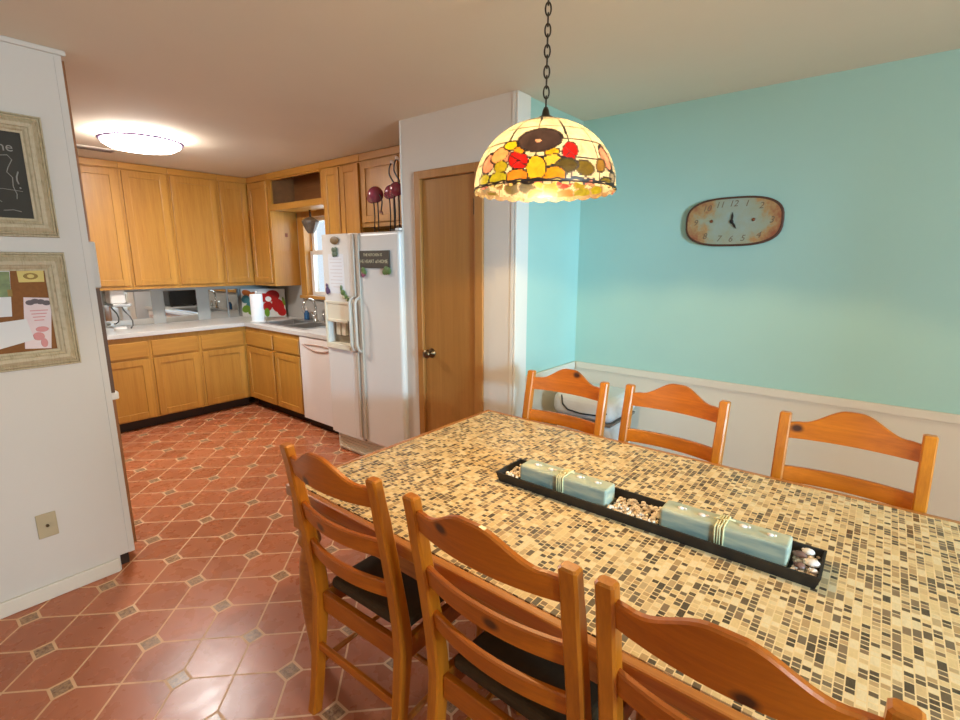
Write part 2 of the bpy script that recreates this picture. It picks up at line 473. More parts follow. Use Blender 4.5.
# pantry door
d = thing('door_1', 'brown flush wooden pantry door with a round knob', None, (PX, (DY0+DY1)/2, 0), kind='structure')
d['label'] = 'brown flush wooden pantry door with a round dark knob'
f = MB()
f.box(PX-.018, PX-.001, DY1, 2.402, 0.002, 2.10, .004); f.box(PX-.018, PX-.001, 1.842, DY0, 0.002, 2.10, .004); f.box(PX-.018, PX-.001, DY0, DY1, DZ, 2.10, .004)
f.box(PX-.001, PX+.09, DY1, DY1+.01, 0.002, DZ); f.box(PX-.001, PX+.09, DY0-.01, DY0, 0.002, DZ); f.box(PX-.001, PX+.09, DY0, DY1, DZ, DZ+.01)
f.build('door_frame', M['door_trim'], d)
pnl = MB().box(PX+.004, PX+.04, DY0+.004, DY1-.004, .008, DZ-.004, .002).build('door_panel', M['door'], d)
k = MB(); MX = Matrix.Translation((PX+.004, 2.288, .949)) @ Matrix.Rotation(-PI/2, 4, 'Y')
k.lathe([(0, 0), (.032, 0), (.032, .006), (.014, .012), (.012, .03), (.026, .04), (.03, .052), (.024, .064), (0, .068)], n=24, M=MX)
k.build('door_knob', M['brass'], pnl)
for hz in (1.86, .25):
    h = MB(); h.box(PX+.0, PX+.004, DY0+.002, DY0+.022, hz-.045, hz+.045); h.tube([(PX-.002, DY0+.004, hz-.05), (PX-.002, DY0+.004, hz+.05)], .006)
    h.build('hinge', M['brass'], d)
# partition with the pictures; its lower end is cut away above the floor
w = MB(); w.box(XL, .603, 2.853, 2.97, 0, ZC); w.box(.603, .663, 2.853, 2.97, .08, ZC)
w.build('wall_partition', M['white_wall'], kind='structure')
MB().box(XL, .597, 2.838, 2.853, 0, .072, .005).build('baseboard_left', M['trim'], kind='structure')
MB().box(XL, .684, 2.838, 2.8529, 2.404, ZC, .004).build('trim_6', M['white_wall'], kind='structure')
MB().box(.643, .668, 2.849, 2.8529, .08, 2.404).build('trim_7', M['white_wall'], kind='structure')
MB().box(.604, .65, 2.90, 2.97, .001, .079).build('gap_shade_block', M['toe'], kind='structure')  # dark block whose colour gives the shade in the gap below the wall end
LW0, LW1, LZ0, LZ1 = .5, 2.4, .6, 2.1
w = MB(); w.box(XL-.15, XL, YR, LW0, -.1, ZC); w.box(XL-.15, XL, LW1, YB, -.1, ZC); w.box(XL-.15, XL, LW0, LW1, -.1, LZ0); w.box(XL-.15, XL, LW0, LW1, LZ1, ZC)
w.build('wall_left', M['white_wall'], kind='structure')
wd = thing('added_window', None, None, (XL, (LW0+LW1)/2, LZ0), kind='structure')  # unseen window added to the left wall so fill light can enter
f = MB()
for a in (LW0, (LW0+LW1)/2-.02, LW1-.04): f.box(XL-.1, XL-.05, a, a+.04, LZ0, LZ1)
f.box(XL-.1, XL-.05, LW0, LW1, LZ0, LZ0+.04); f.box(XL-.1, XL-.05, LW0, LW1, LZ1-.04, LZ1)
f.build('window_frame', M['white'], wd)
MB().box(XL-.077, XL-.073, LW0+.04, LW1-.04, LZ0+.04, LZ1-.04).build('pane', M['pane'], wd)
# rear wall with a wide window (behind the camera)
RX0, RX1, RZ0, RZ1 = .1, 1.2, .8, 2.08
w = MB(); w.box(XL-.15, RX0, YR-.15, YR, -.1, ZC); w.box(RX1, XR+.15, YR-.15, YR, -.1, ZC)
w.box(RX0, RX1, YR-.15, YR, -.1, RZ0); w.box(RX0, RX1, YR-.15, YR, RZ1, ZC)
w.build('wall_rear', M['white_wall'], kind='structure')
wd = thing('window_2', None, None, ((RX0+RX1)/2, YR, RZ0), kind='structure')
f = MB()
for a in (RX0, (RX0+RX1)/2-.02, RX1-.04): f.box(a, a+.04, YR-.1, YR-.05, RZ0, RZ1)
f.box(RX0, RX1, YR-.1, YR-.05, RZ0, RZ0+.04); f.box(RX0, RX1, YR-.1, YR-.05, RZ1-.04, RZ1)
f.build('window_frame', M['white'], wd)
MB().box(RX0+.04, RX1-.04, YR-.077, YR-.073, RZ0+.04, RZ1-.04).build('pane', M['pane'], wd)

# kitchen window over the sink
wd = thing('window_1', None, None, (XR, (WY0+WY1)/2, WZ0), kind='structure')
f = MB()
f.box(XR-.018, XR-.001, WY1-.02, WY1+.09, WZ0-.02, WZ1+.08, .004)
f.box(XR-.018, XR-.001, WY0-.035, WY0+.02, WZ0-.02, WZ1+.08, .004)
f.box(XR-.018, XR-.001, WY0+.02, WY1-.02, WZ1-.02, WZ1+.08, .004)
f.box(XR-.001, XR+.10, WY1-.012, WY1, WZ0, WZ1); f.box(XR-.001, XR+.10, WY0, WY0+.012, WZ0, WZ1); f.box(XR-.001, XR+.10, WY0+.012, WY1-.012, WZ1-.012, WZ1)
f.build('window_frame', M['oak_z'], wd)
f = MB(); f.box(XR-.04, XR+.10, WY0-.035, WY1+.10, WZ0-.035, WZ0-.001, .004); f.build('window_sill', M['oak_y'], wd)
f = MB(); zm = (WZ0+WZ1)/2+.04
for (z0, z1, x) in ((WZ0+.001, zm+.015, XR+.055), (zm-.015, WZ1-.013, XR+.085)):
    f.box(x, x+.03, WY0+.013, WY0+.06, z0, z1); f.box(x, x+.03, WY1-.06, WY1-.013, z0, z1)
    f.box(x, x+.03, WY0+.06, WY1-.06, z0, z0+.04); f.box(x, x+.03, WY0+.06, WY1-.06, z1-.04, z1)
f.build('window_sash', M['white'], wd)
f = MB(); f.box(XR+.068, XR+.072, WY0+.06, WY1-.06, WZ0+.04, zm-.02); f.box(XR+.098, XR+.102, WY0+.06, WY1-.06, zm+.02, WZ1-.05)
f.build('pane', M['pane'], wd)

# ------------------------------------------------------------------ kitchen cabinets
def P3(face, axis, u0, u1, d0, d1, z0, z1):
    """front facing -Y (axis 'x': u along X) or -X (axis 'y': u along Y); d is depth from the face"""
    if axis == 'x': return (u0, u1, face+d0, face+d1, z0, z1)
    return (face+d0, face+d1, u0, u1, z0, z1)
def door_front(face, axis, u0, u1, z0, z1, parent, name='door'):
    b = MB(); w = .058
    B = lambda *a, **k: b.box(*P3(face, axis, *a), **k)
    B(u0+w*.8, u1-w*.8, -.012, -.001, z0+w*.8, z1-w*.8)
    B(u0, u0+w, -.021, -.001, z0, z1, bev=.004); B(u1-w, u1, -.021, -.001, z0, z1, bev=.004)
    B(u0+w-.002, u1-w+.002, -.0205, -.001, z0, z0+w, bev=.004); B(u0+w-.002, u1-w+.002, -.0205, -.001, z1-w, z1, bev=.004)
    b.build(name, M['oak_z'], parent)
def drawer_front(face, axis, u0, u1, z0, z1, parent, name='drawer'):
    b = MB(); b.box(*P3(face, axis, u0, u1, -.019, -.001, z0, z1), bev=.006)
    b.build(name, M['oak_x'] if axis == 'x' else M['oak_y'], parent)
YF, XF = 5.21, 2.462
def base_unit(face, axis, u0, u1, splits, label, name='base_cabinet', end=None, du=(.018, .018), hollow=False):
    c = (u0+u1)/2
    loc = (c, face, 0) if axis == 'x' else (face, c, 0)
    t = thing(name, label, 'cabinet', loc, 0, None)
    far = (YB if axis == 'x' else XR)-.004-face
    b = MB(); ztop = .74 if hollow else .873; b.box(*P3(face, axis, u0+.001, u1-.001, 0, far, .10, ztop))
    if hollow: b.box(*P3(face, axis, u0+.001, u1-.001, 0, .03, ztop, .873))
    b.build('cabinet_body', M['oak_z'], t)
    MB().box(*P3(face, axis, u0+.001, u1-.001, .072, far, .001, .0995)).build('toe_kick', M['toe'], t)
    n = len(splits)-1
    for k in range(n):
        a, e = splits[k]+du[0], splits[k+1]-du[1]
        drawer_front(face, axis, a, e, .683, .828, t); door_front(face, axis, a, e, .112, .665, t)
    return t
base_unit(YF, 'x', 1.14, 1.556, (1.14, 1.556), 'oak base cabinet under the back counter, beside the white partition wall end')
base_unit(YF, 'x', 1.556, 1.987, (1.556, 1.987), 'middle oak base cabinet under the back counter, one drawer over one door')
base_unit(YF, 'x', 1.987, XF-.001, (1.987, 2.44), 'oak base cabinet at the inside corner of the back counter')
t = base_unit(XF, 'y', 4.163, 5.21-.002, (4.153, 4.635, 5.205), 'oak sink base cabinet with two doors beside the white dishwasher', hollow=True)
# countertop (L shaped, hole for the sink)
SX0, SX1, SY0, SY1 = 2.545, 2.955, 4.21, 5.0
c = MB()
c.box(1.10, 2.438, 5.176, YB-.002, .875, .915, .004)
c.box(2.4379, SX0, 3.44, YB-.002, .875, .915, .004); c.box(SX1, XR-.002, 3.44, YB-.002, .875, .915)
c.box(SX0, SX1, 3.44, SY0, .875, .915); c.box(SX0, SX1, SY1, YB-.002, .875, .915)
o = c.build('countertop', M['counter']); tag(o, 'pale grey L-shaped laminate countertop running under the mirrors to the sink', 'countertop')
# sink
s = thing('kitchen_sink', 'double-bowl stainless steel sink set in the counter under the window', 'sink', ((SX0+SX1)/2, (SY0+SY1)/2, .915))
ymid = (SY0+SY1)/2
b = MB(); zt = .9165
b.box(SX0-.022, SX0+.012, SY0-.022, SY1+.022, zt, zt+.006, .002); b.box(SX1-.06, SX1+.022, SY0-.022, SY1+.022, zt, zt+.006, .002)
b.box(SX0+.012, SX1-.06, SY0-.022, SY0+.012, zt, zt+.006, .002); b.box(SX0+.012, SX1-.06, SY1-.012, SY1+.022, zt, zt+.006, .002)
b.box(SX0+.012, SX1-.06, ymid-.018, ymid+.018, zt, zt+.006, .002); b.build('sink_rim', M['steel'], s)
for (a, e) in ((SY0+.012, ymid-.018), (ymid+.018, SY1-.012)):
    b = MB(); x0, x1 = SX0+.012, SX1-.06; zb = .76; th = .004
    b.box(x0, x1, a, e, zb, zb+th); b.box(x0, x0+th, a, e, zb, zt); b.box(x1-th, x1, a, e, zb, zt); b.box(x0, x1, a, a+th, zb, zt); b.box(x0, x1, e-th, e, zb, zt)
    b.lathe([(0, 0), (.03, 0), (.04, .003)], ((x0+x1)/2, (a+e)/2, zb+th), n=20)
    b.build('sink_bowl', M['steel'], s)
# faucet
fy = 4.61; fx = 2.93
f = thing('faucet', 'chrome gooseneck faucet standing behind the sink', 'faucet', (fx, fy, .9225))
b = MB(); b.lathe([(0, 0), (.028, 0), (.028, .01), (.018, .02), (.016, .06), (.012, .07)], (fx, fy, .9226), n=20); b.build('faucet_base', M['chrome'], f)
pts = [(fx, fy, .98), (fx, fy, 1.08)]+[(fx-.07+.07*math.cos(a), fy, 1.08+.085*math.sin(a)) for a in [PI*k/10 for k in range(11)]]+[(fx-.14, fy, 1.03)]
MB().tube(pts, .011, 12).build('spout', M['chrome'], f)
MB().tube([(fx, fy+.015, .965), (fx+.005, fy+.05, .99), (fx+.005, fy+.085, 1.02)], [.009, .008, .006]).build('faucet_handle', M['chrome'], f)
MB().lathe([(0, 0), (.018, 0), (.016, .03), (.012, .07), (.014, .09), (0, .1)], (fx, fy-.14, .9226), n=16).build('side_sprayer', M['chrome'], f)
# soap bottle
s = thing('soap_bottle', 'small blue dish soap bottle standing left of the faucet', 'bottle', (2.985, 4.875, .9155))
MB().lathe([(0, 0), (.026, 0), (.029, .01), (.029, .075), (.016, .095), (.011, .105), (0, .105)], (2.985, 4.875, .9156), n=20).build('bottle_body', plain('blue_soap', srgb(44, 92, 140), .25), s)
b = MB(); b.lathe([(0, 0), (.012, 0), (.012, .015), (.004, .018), (.004, .04), (0, .04)], (2.985, 4.875, 1.021), n=14); b.tube([(2.985, 4.875, 1.058), (2.955, 4.875, 1.055)], .005); b.build('pump', M['white'], s)

# dishwasher
DY = (3.545, 4.155); dx = 2.447
t = thing('dishwasher', 'white dishwasher with a curved handle between sink cabinet and refrigerator', 'dishwasher', (dx, sum(DY)/2, 0))
MB().box(dx+.02, XR-.03, DY[0], DY[1], .085, .872).build('dishwasher_body', M['white'], t)
MB().box(dx, dx+.0195, DY[0]+.002, DY[1]-.002, .085, .868, .006).build('door_panel', M['white'], t)
MB().box(dx+.06, XR-.05, DY[0]+.004, DY[1]-.004, .002, .0848).build('toe_kick', M['toe'], t)
pts = []
for k in range(13):
    a = k/12; y = DY[1]-.06-a*(DY[1]-DY[0]-.12)
    pts.append((dx-.006, y, .80-.045*math.sin(PI*a)))
b = MB(); b.tube(pts, .007, 8); pts2 = [(dx-.006, p[1], .80+.012*math.sin(PI*k/12)) for k, p in enumerate(pts)]; b.tube(pts2, .005, 8)
b.build('handle', plain('rosy_handle_trim', srgb(200, 170, 155), .4), t)

# wall cabinets
UF, UX, UZ0, UZ1 = 5.489, 2.752, 1.285, 2.424
def wall_unit(face, axis, u0, u1, splits, label, z0=UZ0, dz0=None, dz1=2.352, gap=.018, far=None, body=True):
    c = (u0+u1)/2; loc = (c, face, z0) if axis == 'x' else (face, c, z0)
    t = thing('wall_cabinet', label, 'cabinet', loc, 0)
    far = far or ((YB if axis == 'x' else XR)-.002-face)
    MB().box(*P3(face, axis, u0+.001, u1-.001, 0, far, z0, UZ1-.002)).build('cabinet_body', M['oak_z'], t)
    MB().box(*P3(face, axis, u0+.001, u1-.001, -.016, -.001, 2.362, UZ1-.002), bev=.004).build('top_rail', M['oak_x'] if axis == 'x' else M['oak_y'], t)
    dz0 = dz0 or z0+.035
    for k in range(len(splits)-1):
        door_front(face, axis, splits[k]+gap, splits[k+1]-gap, dz0, dz1, t)
    return t
wall_unit(UF, 'x', 1.16, 1.575, (1.16, 1.575), 'oak wall cabinet door nearest the white partition, over the back counter')
wall_unit(UF, 'x', 1.575, 1.975, (1.575, 1.975), 'second oak wall cabinet from the partition, over the back counter')
wall_unit(UF, 'x', 1.975, 2.43, (1.975, 2.43), 'third oak wall cabinet from the partition, over the back counter')
wall_unit(UF, 'x', 2.43, UX-.002, (2.43, 2.745), 'narrow oak wall cabinet at the left of the inside kitchen corner')
t = wall_unit(UX, 'y', 5.05, YB-.004, (5.06, 5.47), 'oak corner wall cabinet with an exposed side beside the sink window')
# small mark on its side
MB().box(2.90, 2.93, 5.0475, 5.0489, 1.80, 1.84, M=None).build('wood_knot', plain('knot_brown', srgb(140, 72, 34), .6), t)
# open shelf over the window
t = thing('open_shelf_cabinet', 'open oak cubby shelf over the sink window with an empty dark interior', 'cabinet', (UX, 4.57, 2.055))
y0, y1 = 4.092, 5.048
b = MB(); b.box(UX, UX+.02, y0, y0+.03, 2.055, 2.42); b.box(UX, UX+.02, y1-.045, y1, 2.055, 2.42); b.box(UX, UX+.02, y0+.03, y1-.045, 2.35, 2.42)
b.build('face_frame', M['oak_z'], t)
MB().box(UX-.002, XR-.004, y0+.03, y1-.045, 2.058, 2.118, .003).build('shelf_board', M['oak_y'], t)
b = MB(); b.box(UX+.021, XR-.004, y0+.001, y0+.015, 2.06, 2.42); b.box(UX+.021, XR-.004, y1-.015, y1-.001, 2.06, 2.42); b.box(XR-.02, XR-.004, y0+.016, y1-.016, 2.12, 2.42)
b.build('inner_panel', M['oak_in'], t)
MB().box(UX-.016, UX-.001, y0, y1, 2.362, 2.422, .004).build('top_rail', M['oak_y'], t)
wall_unit(UX, 'y', 3.533, 4.09, (3.536, 3.815, 4.066), 'oak wall cabinet with two narrow doors right of the sink window', gap=.010)
t = wall_unit(UX, 'y', 2.545, 3.531, (2.56, 3.045, 3.52), 'oak wall cabinet above the refrigerator behind the plum flamingos', z0=1.83, gap=.008)

# mirrors on the backsplash
for k, (a, e, z0, z1, lab) in enumerate(((1.40, 1.806, .93, 1.25, 'frameless mirror panel at the left end of the back counter'), (1.915, 2.235, .935, 1.245, 'frameless mirror panel in the middle of the back counter'),
                         (2.362, 2.555, .94, 1.238, 'frameless mirror panel third from the left on the back counter'), (2.57, 2.685, .94, 1.236, 'narrow frameless mirror panel next to the flower board'))):
    o = MB().box(a, e, YB-.012, YB-.002, .917, z1, .003).build('mirror_panel', M['mirror']); tag(o, lab, 'mirror', 'mirror panels on the backsplash')
# flower board across the corner
A = Vector((2.70, 5.742, 0)); Bp = Vector((3.012, 5.345, 0)); dr = (Bp-A).normalized()
L = (Bp-A).length; nrm = Vector((dr.y, -dr.x, 0))
t = thing('flower_board', 'white glass board painted with a red and a blue flower, standing in the counter corner', 'board', tuple(A+Vector((0, 0, .916))))
MX = frame_M((A.x, A.y, .9165), dr, (0, 0, 1))
b = MB(); b.prism([(0, 0), (L, 0), (L, .32), (0, .32)], .008, M=MX); b.build('panel', plain('white_glass_board', srgb(216, 214, 208), .2, .03), t)
def blobs(name, lst, mat, parent, M0, z=.0085):
    b = MB()
    for (cx, cy, rx, ry, an) in lst:
        poly = [(cx+rx*math.cos(q)*math.cos(an)-ry*math.sin(q)*math.sin(an), cy+rx*math.cos(q)*math.sin(an)+ry*math.sin(q)*math.cos(an)) for q in [2*PI*k/24 for k in range(24)]]
        b.prism(poly, .0012, M=M0 @ Matrix.Translation((0, 0, z)))
        z += .0004
    return b.build(name, mat, parent)
blobs('red_petals', [(.36, .24, .085, .065, .2), (.42, .13, .07, .08, .3), (.30, .12, .06, .05, 1), (.27, .22, .07, .05, 0), (.46, .06, .05, .05, 0)], plain('red_paint', srgb(176, 24, 22), .3, .15, 25), t, MX)
blobs('orange_petals', [(.07, .27, .06, .035, -.3), (.14, .25, .05, .035, .2)], plain('orange_paint', srgb(206, 108, 44), .3, .1, 25), t, MX)
blobs('blue_petals', [(.05, .20, .05, .045, .5), (.11, .12, .06, .06, 0), (.14, .19, .05, .04, -.6)], plain('blue_paint', srgb(66, 130, 140), .3, .2, 25), t, MX, .0100)
blobs('green_leaves', [(.05, .09, .05, .04, .6), (.12, .05, .05, .03, .1), (.29, .05, .03, .05, 0), (.49, .18, .015, .05, .2)], plain('green_paint', srgb(110, 150, 40), .3, .2, 25), t, MX, .0118)
for fc in ((.315, .205, .035, .03, 0), (.13, .115, .018, .018, 0)): blobs('flower_center', [fc], plain('white_paint', srgb(236, 232, 226), .3), t, MX, .0132)
# paper towel roll
px, py = 2.56, 5.12
t = thing('paper_towel_roll', 'white paper towel roll standing upright on the counter before the flower board', 'paper towel', (px, py, .916))
MB().lathe([(0, 0), (.075, 0), (.075, .012), (0, .014)], (px, py, .9165), n=32).build('holder_base', M['white'], t)
MB().lathe([(.02, 0), (.06, 0), (.062, .004), (.062, .272), (.06, .276), (.02, .276), (.02, 0)], (px, py, .931), n=40).build('roll', M['towel'], t)
MB().lathe([(0, 0), (.008, 0), (.008, .3), (.012, .305), (0, .315)], (px, py, .9302), n=12).build('holder_rod', M['white'], t)
# under cabinet appliance with cord
t = thing('can_opener', 'small white appliance hung under the wall cabinet near the partition, with a cord', 'appliance', (1.45, 5.62, 1.28))
MB().box(1.40, 1.52, 5.55, 5.70, 1.155, 1.284, .012).build('housing', M['white'], t)
MB().box(1.405, 1.555, 5.53, 5.70, 1.125, 1.1545, .006).build('lower_tray', M['steel'], t)
MB().tube([(1.49, 5.60, 1.125), (1.51, 5.60, 1.08), (1.545, 5.59, 1.03), (1.56, 5.58, .98), (1.555, 5.57, .94), (1.535, 5.56, .922), (1.527, 5.53, .9215)], .006, 8).build('cord', plain('grey_cord', srgb(96, 92, 88), .5), t)
o = MB().lathe([(0, 0), (.05, 0), (.052, .006), (.045, .026), (0, .03)], (1.445, 5.54, .9155), n=28).build('butter_dish', M['white']); tag(o, 'low round white dish on the back counter beneath the hanging white appliance', 'dish')
# small black oven on the counter behind the refrigerator (seen in the mirrors)
t = thing('toaster_oven', 'black toaster oven on the counter, seen only in the middle mirror', 'oven', (2.8, 3.66, .9155))
MB().box(2.63, 2.98, 3.46, 3.86, .928, 1.23, .01).build('oven_body', M['black'], t)
MB().box(2.622, 2.6295, 3.54, 3.85, .945, 1.215, .003).build('oven_door', plain('dark_oven_glass', srgb(16, 15, 15), .1), t)
for (x, y) in ((2.66, 3.5), (2.66, 3.82), (2.95, 3.5), (2.95, 3.82)): MB().lathe([(0, 0), (.015, 0), (.015, .011), (0, .011)], (x, y, .9162), n=12).build('foot', M['black'], t)

# pendant over the sink
t = thing('sink_pendant', 'small grey fluted glass pendant hanging before the sink window', 'lamp', (2.93, 4.60, 2.055))
MB().tube([(2.93, 4.60, 2.054), (2.93, 4.60, 1.985)], .010, 8).build('stem', M['bronze'], t)
b = MB(); prof = [(.018, 1.985), (.04, 1.975), (.075, 1.95), (.082, 1.94), (.07, 1.90), (.045, 1.85), (.03, 1.825)]
n = 40; rows = []
for (r, z) in prof:
    rows.append([(2.93+r*(1+.07*math.cos(12*2*PI*k/n*1.0))*math.cos(2*PI*k/n), 4.60+r*(1+.07*math.cos(12*2*PI*k/n))*math.sin(2*PI*k/n), z) for k in range(n+1)])
b.sheet(rows); b.build('glass_shade', M['lace'], t)

# refrigerator
FX, FY0, FY1, FZ0, FZ1 = 2.263, 2.534, 3.420, .170, 1.746
t = thing('refrigerator', 'white side-by-side refrigerator with ice dispenser between dishwasher and pantry door', 'refrigerator', (FX, (FY0+FY1)/2, 0))
MB().box(FX+.075, XR-.06, FY0+.008, FY1-.004, .05, 1.735, .006).build('cabinet_body', M['fridge_side'], t)
b = MB(); b.box(FX+.05, FX+.0745, FY0+.012, FY1-.006, .012, .160, .004)
for k in range(5): b.box(FX+.044, FX+.05, FY0+.03, FY1-.03, .03+k*.024, .04+k*.024)
b.build('base_grille', M['almond'], t)
for y in (FY0+.08, FY1-.08):
    for x in (FX+.12, XR-.12): MB().lathe([(0, 0), (.02, 0), (.02, .049), (0, .049)], (x, y, .0008), n=12).build('foot', M['black'], t)
# doors
fd = MB().box(FX, FX+.07, FY0, 2.985, FZ0, FZ1, .022, 4).build('fridge_door', M['fridge'], t)
YZ0, YZ1 = 3.008, FY1
dy0, dy1, dz0, dz1 = 3.105, 3.39, .905, 1.225   # dispenser recess
b = MB(); b.box(FX, FX+.07, YZ0, dy0, FZ0, FZ1, .006); b.box(FX, FX+.07, dy1, YZ1, FZ0, FZ1, .006); b.box(FX, FX+.07, dy0-.003, dy1+.003, FZ0, dz0); b.box(FX, FX+.07, dy0-.003, dy1+.003, dz1, FZ1)
b.build('freezer_door', M['fridge'], t)
di = MB(); di.box(FX-.012, FX-.001, dy0-.03, dy0, dz0-.03, dz1+.02, .003); di.box(FX-.012, FX-.001, dy1, dy1+.025, dz0-.03, dz1+.02, .003)
di.box(FX-.012, FX-.001, dy0, dy1, dz1-.0, dz1+.02, .003); di.box(FX-.02, FX+.06, dy0, dy1, dz0-.03, dz0+.012, .004)
di.box(FX-.006, FX+.05, dy0+.001, dy1-.001, 1.10, dz1); di.box(FX-.016, FX-.006, dy0+.02, dy1-.02, 1.085, 1.108, .003)
di = di.build('ice_dispenser', M['almond'], t)
b = MB(); b.box(FX+.055, FX+.065, dy0+.001, dy1-.001, dz0+.012, 1.10); b.build('recess_back', plain('dispenser_grey', srgb(150, 132, 104), .5), di)
b = MB(); b.box(FX+.02, FX+.05, 3.20, 3.25, .98, 1.08, .004); b.box(FX+.02, FX+.05, 3.27, 3.32, .98, 1.08, .004); b.build('paddle', M['almond'], di)
MB().box(FX+.012, FX+.068, 2.987, 3.006, FZ0, FZ1-.01).build('door_gap_seal', M['gasket'], t)
for (y, dd) in ((2.968, -1), (3.028, 1)):
    h = MB(); h.box(FX-.014, FX-.001, y-.016, y+.016, FZ0+.03, FZ1-.004, .004)
    h.build('handle_trim', plain('handle_beige', srgb(196, 182, 162), .35), t)
    hh = MB(); pts = [(FX-.016, y+dd*.004, 1.29), (FX-.04, y+dd*.004, 1.275), (FX-.055, y+dd*.004, 1.25), (FX-.055, y+dd*.004, .94), (FX-.04, y+dd*.004, .90), (FX-.016, y+dd*.004, .885)]
    hh.tube(pts, .010, 10); hh.build('handle', M['handle'], t)
MB().box(FX+.01, FX+.075, FY0+.006, FY0+.05, FZ1+.001, FZ1+.018, .004).build('hinge_cover', M['white'], t)

# things on the refrigerator doors
def on_fridge(name, label, cat, y, z): return thing(name, label, cat, (FX, y, z))
pl = on_fridge('plaque_magnet', 'dark plaque magnet with cream lettering on the refrigerator door', 'magnet', 2.775, 1.56)
MB().box(FX-.012, FX-.001, 2.625, 2.94, 1.50, 1.62, .003).build('plaque_board', M['plaque'], pl)
b = MB(); b2 = MB()
put_text(b2, 'THE KITCHEN IS', .028, frame_M((FX-.0125, 2.80, 1.59), (0, -1, 0), (0, 0, 1)))
put_text(b, 'THE HEART of HOME', .034, frame_M((FX-.0125, 2.80, 1.545), (0, -1, 0), (0, 0, 1)))
b.build('lettering', M['lettering'], pl); b2.build('lettering', M['lettering'], pl)
b = MB(); 
for (y, z, r) in ((2.91, 1.485, .022), (2.895, 1.468, .02), (2.66, 1.485, .03), (2.635, 1.482, .025), (2.68, 1.475, .02)): b.ball((FX-.012, y, z), .008, r, r, 12)
b.build('leaves', M['green'], pl)
b = MB()
for (y, z, r) in ((2.915, 1.45, .017), (2.895, 1.455, .012)): b.ball((FX-.012, y, z), .008, r, r, 12)
b.build('flower', plain('plum_flower', srgb(150, 80, 100), .6), pl)
o = MB().ball((FX-.007, 3.245, 1.70), .006, .055, .03, 20).build('oval_magnet', plain('brown_oval', srgb(128, 100, 58), .5, .2, 40)); tag(o, 'brown oval magnet at the top of the freezer door', 'magnet')
b = MB()
for k in range(4): b.ball((FX-.007, 3.25+.022*math.cos(k*PI/2+.7), 1.615+.022*math.sin(k*PI/2+.7)), .006, .02, .02, 12)
o = b.build('clover_magnet', plain('grey_green_clover', srgb(98, 112, 84), .6, .2, 40)); tag(o, 'grey green clover magnet holding the note on the freezer door', 'magnet')
pn = on_fridge('note_sheet', 'pale printed note sheet under the clover magnet on the freezer door', 'note', 3.25, 1.45)
MB().box(FX-.0016, FX-.0006, 3.155, 3.345, 1.305, 1.60).build('sheet', M['paper'], pn)
b = MB()
for k in range(9): b.box(FX-.0022, FX-.0016, 3.175, 3.325-.03*(k % 3 == 2), 1.56-k*.026, 1.566-k*.026)
b.build('printed_lines', plain('pale_print', srgb(212, 204, 200), .8), pn)
b = MB(); b.ball((FX-.007, 3.372, 1.325), .006, .022, .032, 12); b.ball((FX-.007, 3.375, 1.365), .006, .012, .014, 10); b.ball((FX-.007, 3.352, 1.32), .006, .014, .02, 10)
o = b.build('figure_magnet', M['purple']); tag(o, 'purple figure magnet on the left edge of the freezer door', 'magnet')
t2 = on_fridge('plant_magnet', 'green and white plant-shaped magnet above the ice dispenser', 'magnet', 3.15, 1.29)
b = MB(); b.ball((FX-.008, 3.17, 1.315), .006, .03, .022, 12); b.ball((FX-.008, 3.19, 1.345), .006, .010, .028, 10); b.ball((FX-.008, 3.14, 1.285), .006, .026, .020, 12); b.ball((FX-.008, 3.11, 1.265), .006, .022, .016, 12); b.build('leaves', M['green'], t2)
b = MB(); b.ball((FX-.012, 3.16, 1.28), .006, .018, .014, 12); b.ball((FX-.012, 3.125, 1.262), .006, .012, .010, 12); b.build('blossom', M['lettering'], t2)

# flamingos on top of the refrigerator
def flamingo(y, x, zb, s, label, headdown=False):
    zt = 1.7365
    t = thing('flamingo_figurine', label, 'figurine', (x, y, zt), 0, 'flamingo figurines on the refrigerator')
    b = MB(); b.ball((x, y, zb), .05*s, .062*s, .055*s, 22); b.ball((x+.005, y+.04*s, zb-.02*s), .03*s, .05*s, .035*s, 16); b.build('body', M['flam'], t)
    for dyy in (-.022, .024):
        MB().tube([(x, y+dyy, zb-.035*s), (x+.004, y+dyy*.9, (zb+zt)/2), (x, y+dyy*1.1, zt+.004), (x-.03, y+dyy*1.1, zt+.003)], .0042, 8).build('leg', M['iron'], t)
    yy = y-.045*s
    if headdown: pts = [(x-.01, yy, zb), (x-.02, yy-.035, zb-.02), (x-.02, yy-.05, zb-.06), (x-.02, yy-.035, zb-.11), (x-.02, yy-.03, zb-.13)]
    else: pts = [(x-.01, yy+.01, zb+.02), (x-.015, yy-.012, zb+.05), (x-.015, yy+.02, zb+.085), (x-.015, yy+.045, zb+.12), (x-.015, yy+.04, zb+.165), (x-.015, yy+.01, zb+.20)]
    n = MB(); 
    fine = []
    for i in range(len(pts)-1):
        for q in range(4):
            fine.append(Vector(pts[i]).lerp(Vector(pts[i+1]), q/4))
    fine.append(Vector(pts[-1]))
    for _ in range(2): fine = [fine[0]]+[(fine[i-1]+fine[i]*2+fine[i+1])/4 for i in range(1, len(fine)-1)]+[fine[-1]]
    n.tube(fine, .005, 8); nk = n.build('neck', M['iron'], t)
    e = Vector(pts[-1]); h = MB(); h.ball(e, .012, .014, .012, 12); h.tube([e, e+Vector((-.004, -.02, -.008)), e+Vector((-.004, -.026, -.024))], [.007, .006, .002], 8)
    h.build('head', plain('head_glaze', srgb(150, 96, 70), .4) if headdown else M['shell'], t)
flamingo(3.045, 2.50, 2.035, 1.1, 'plum flamingo figurine with lowered head, leftmost on the refrigerator', True)
flamingo(2.888, 2.52, 2.045, .9, 'plum flamingo figurine with raised curved neck, middle of the refrigerator top')
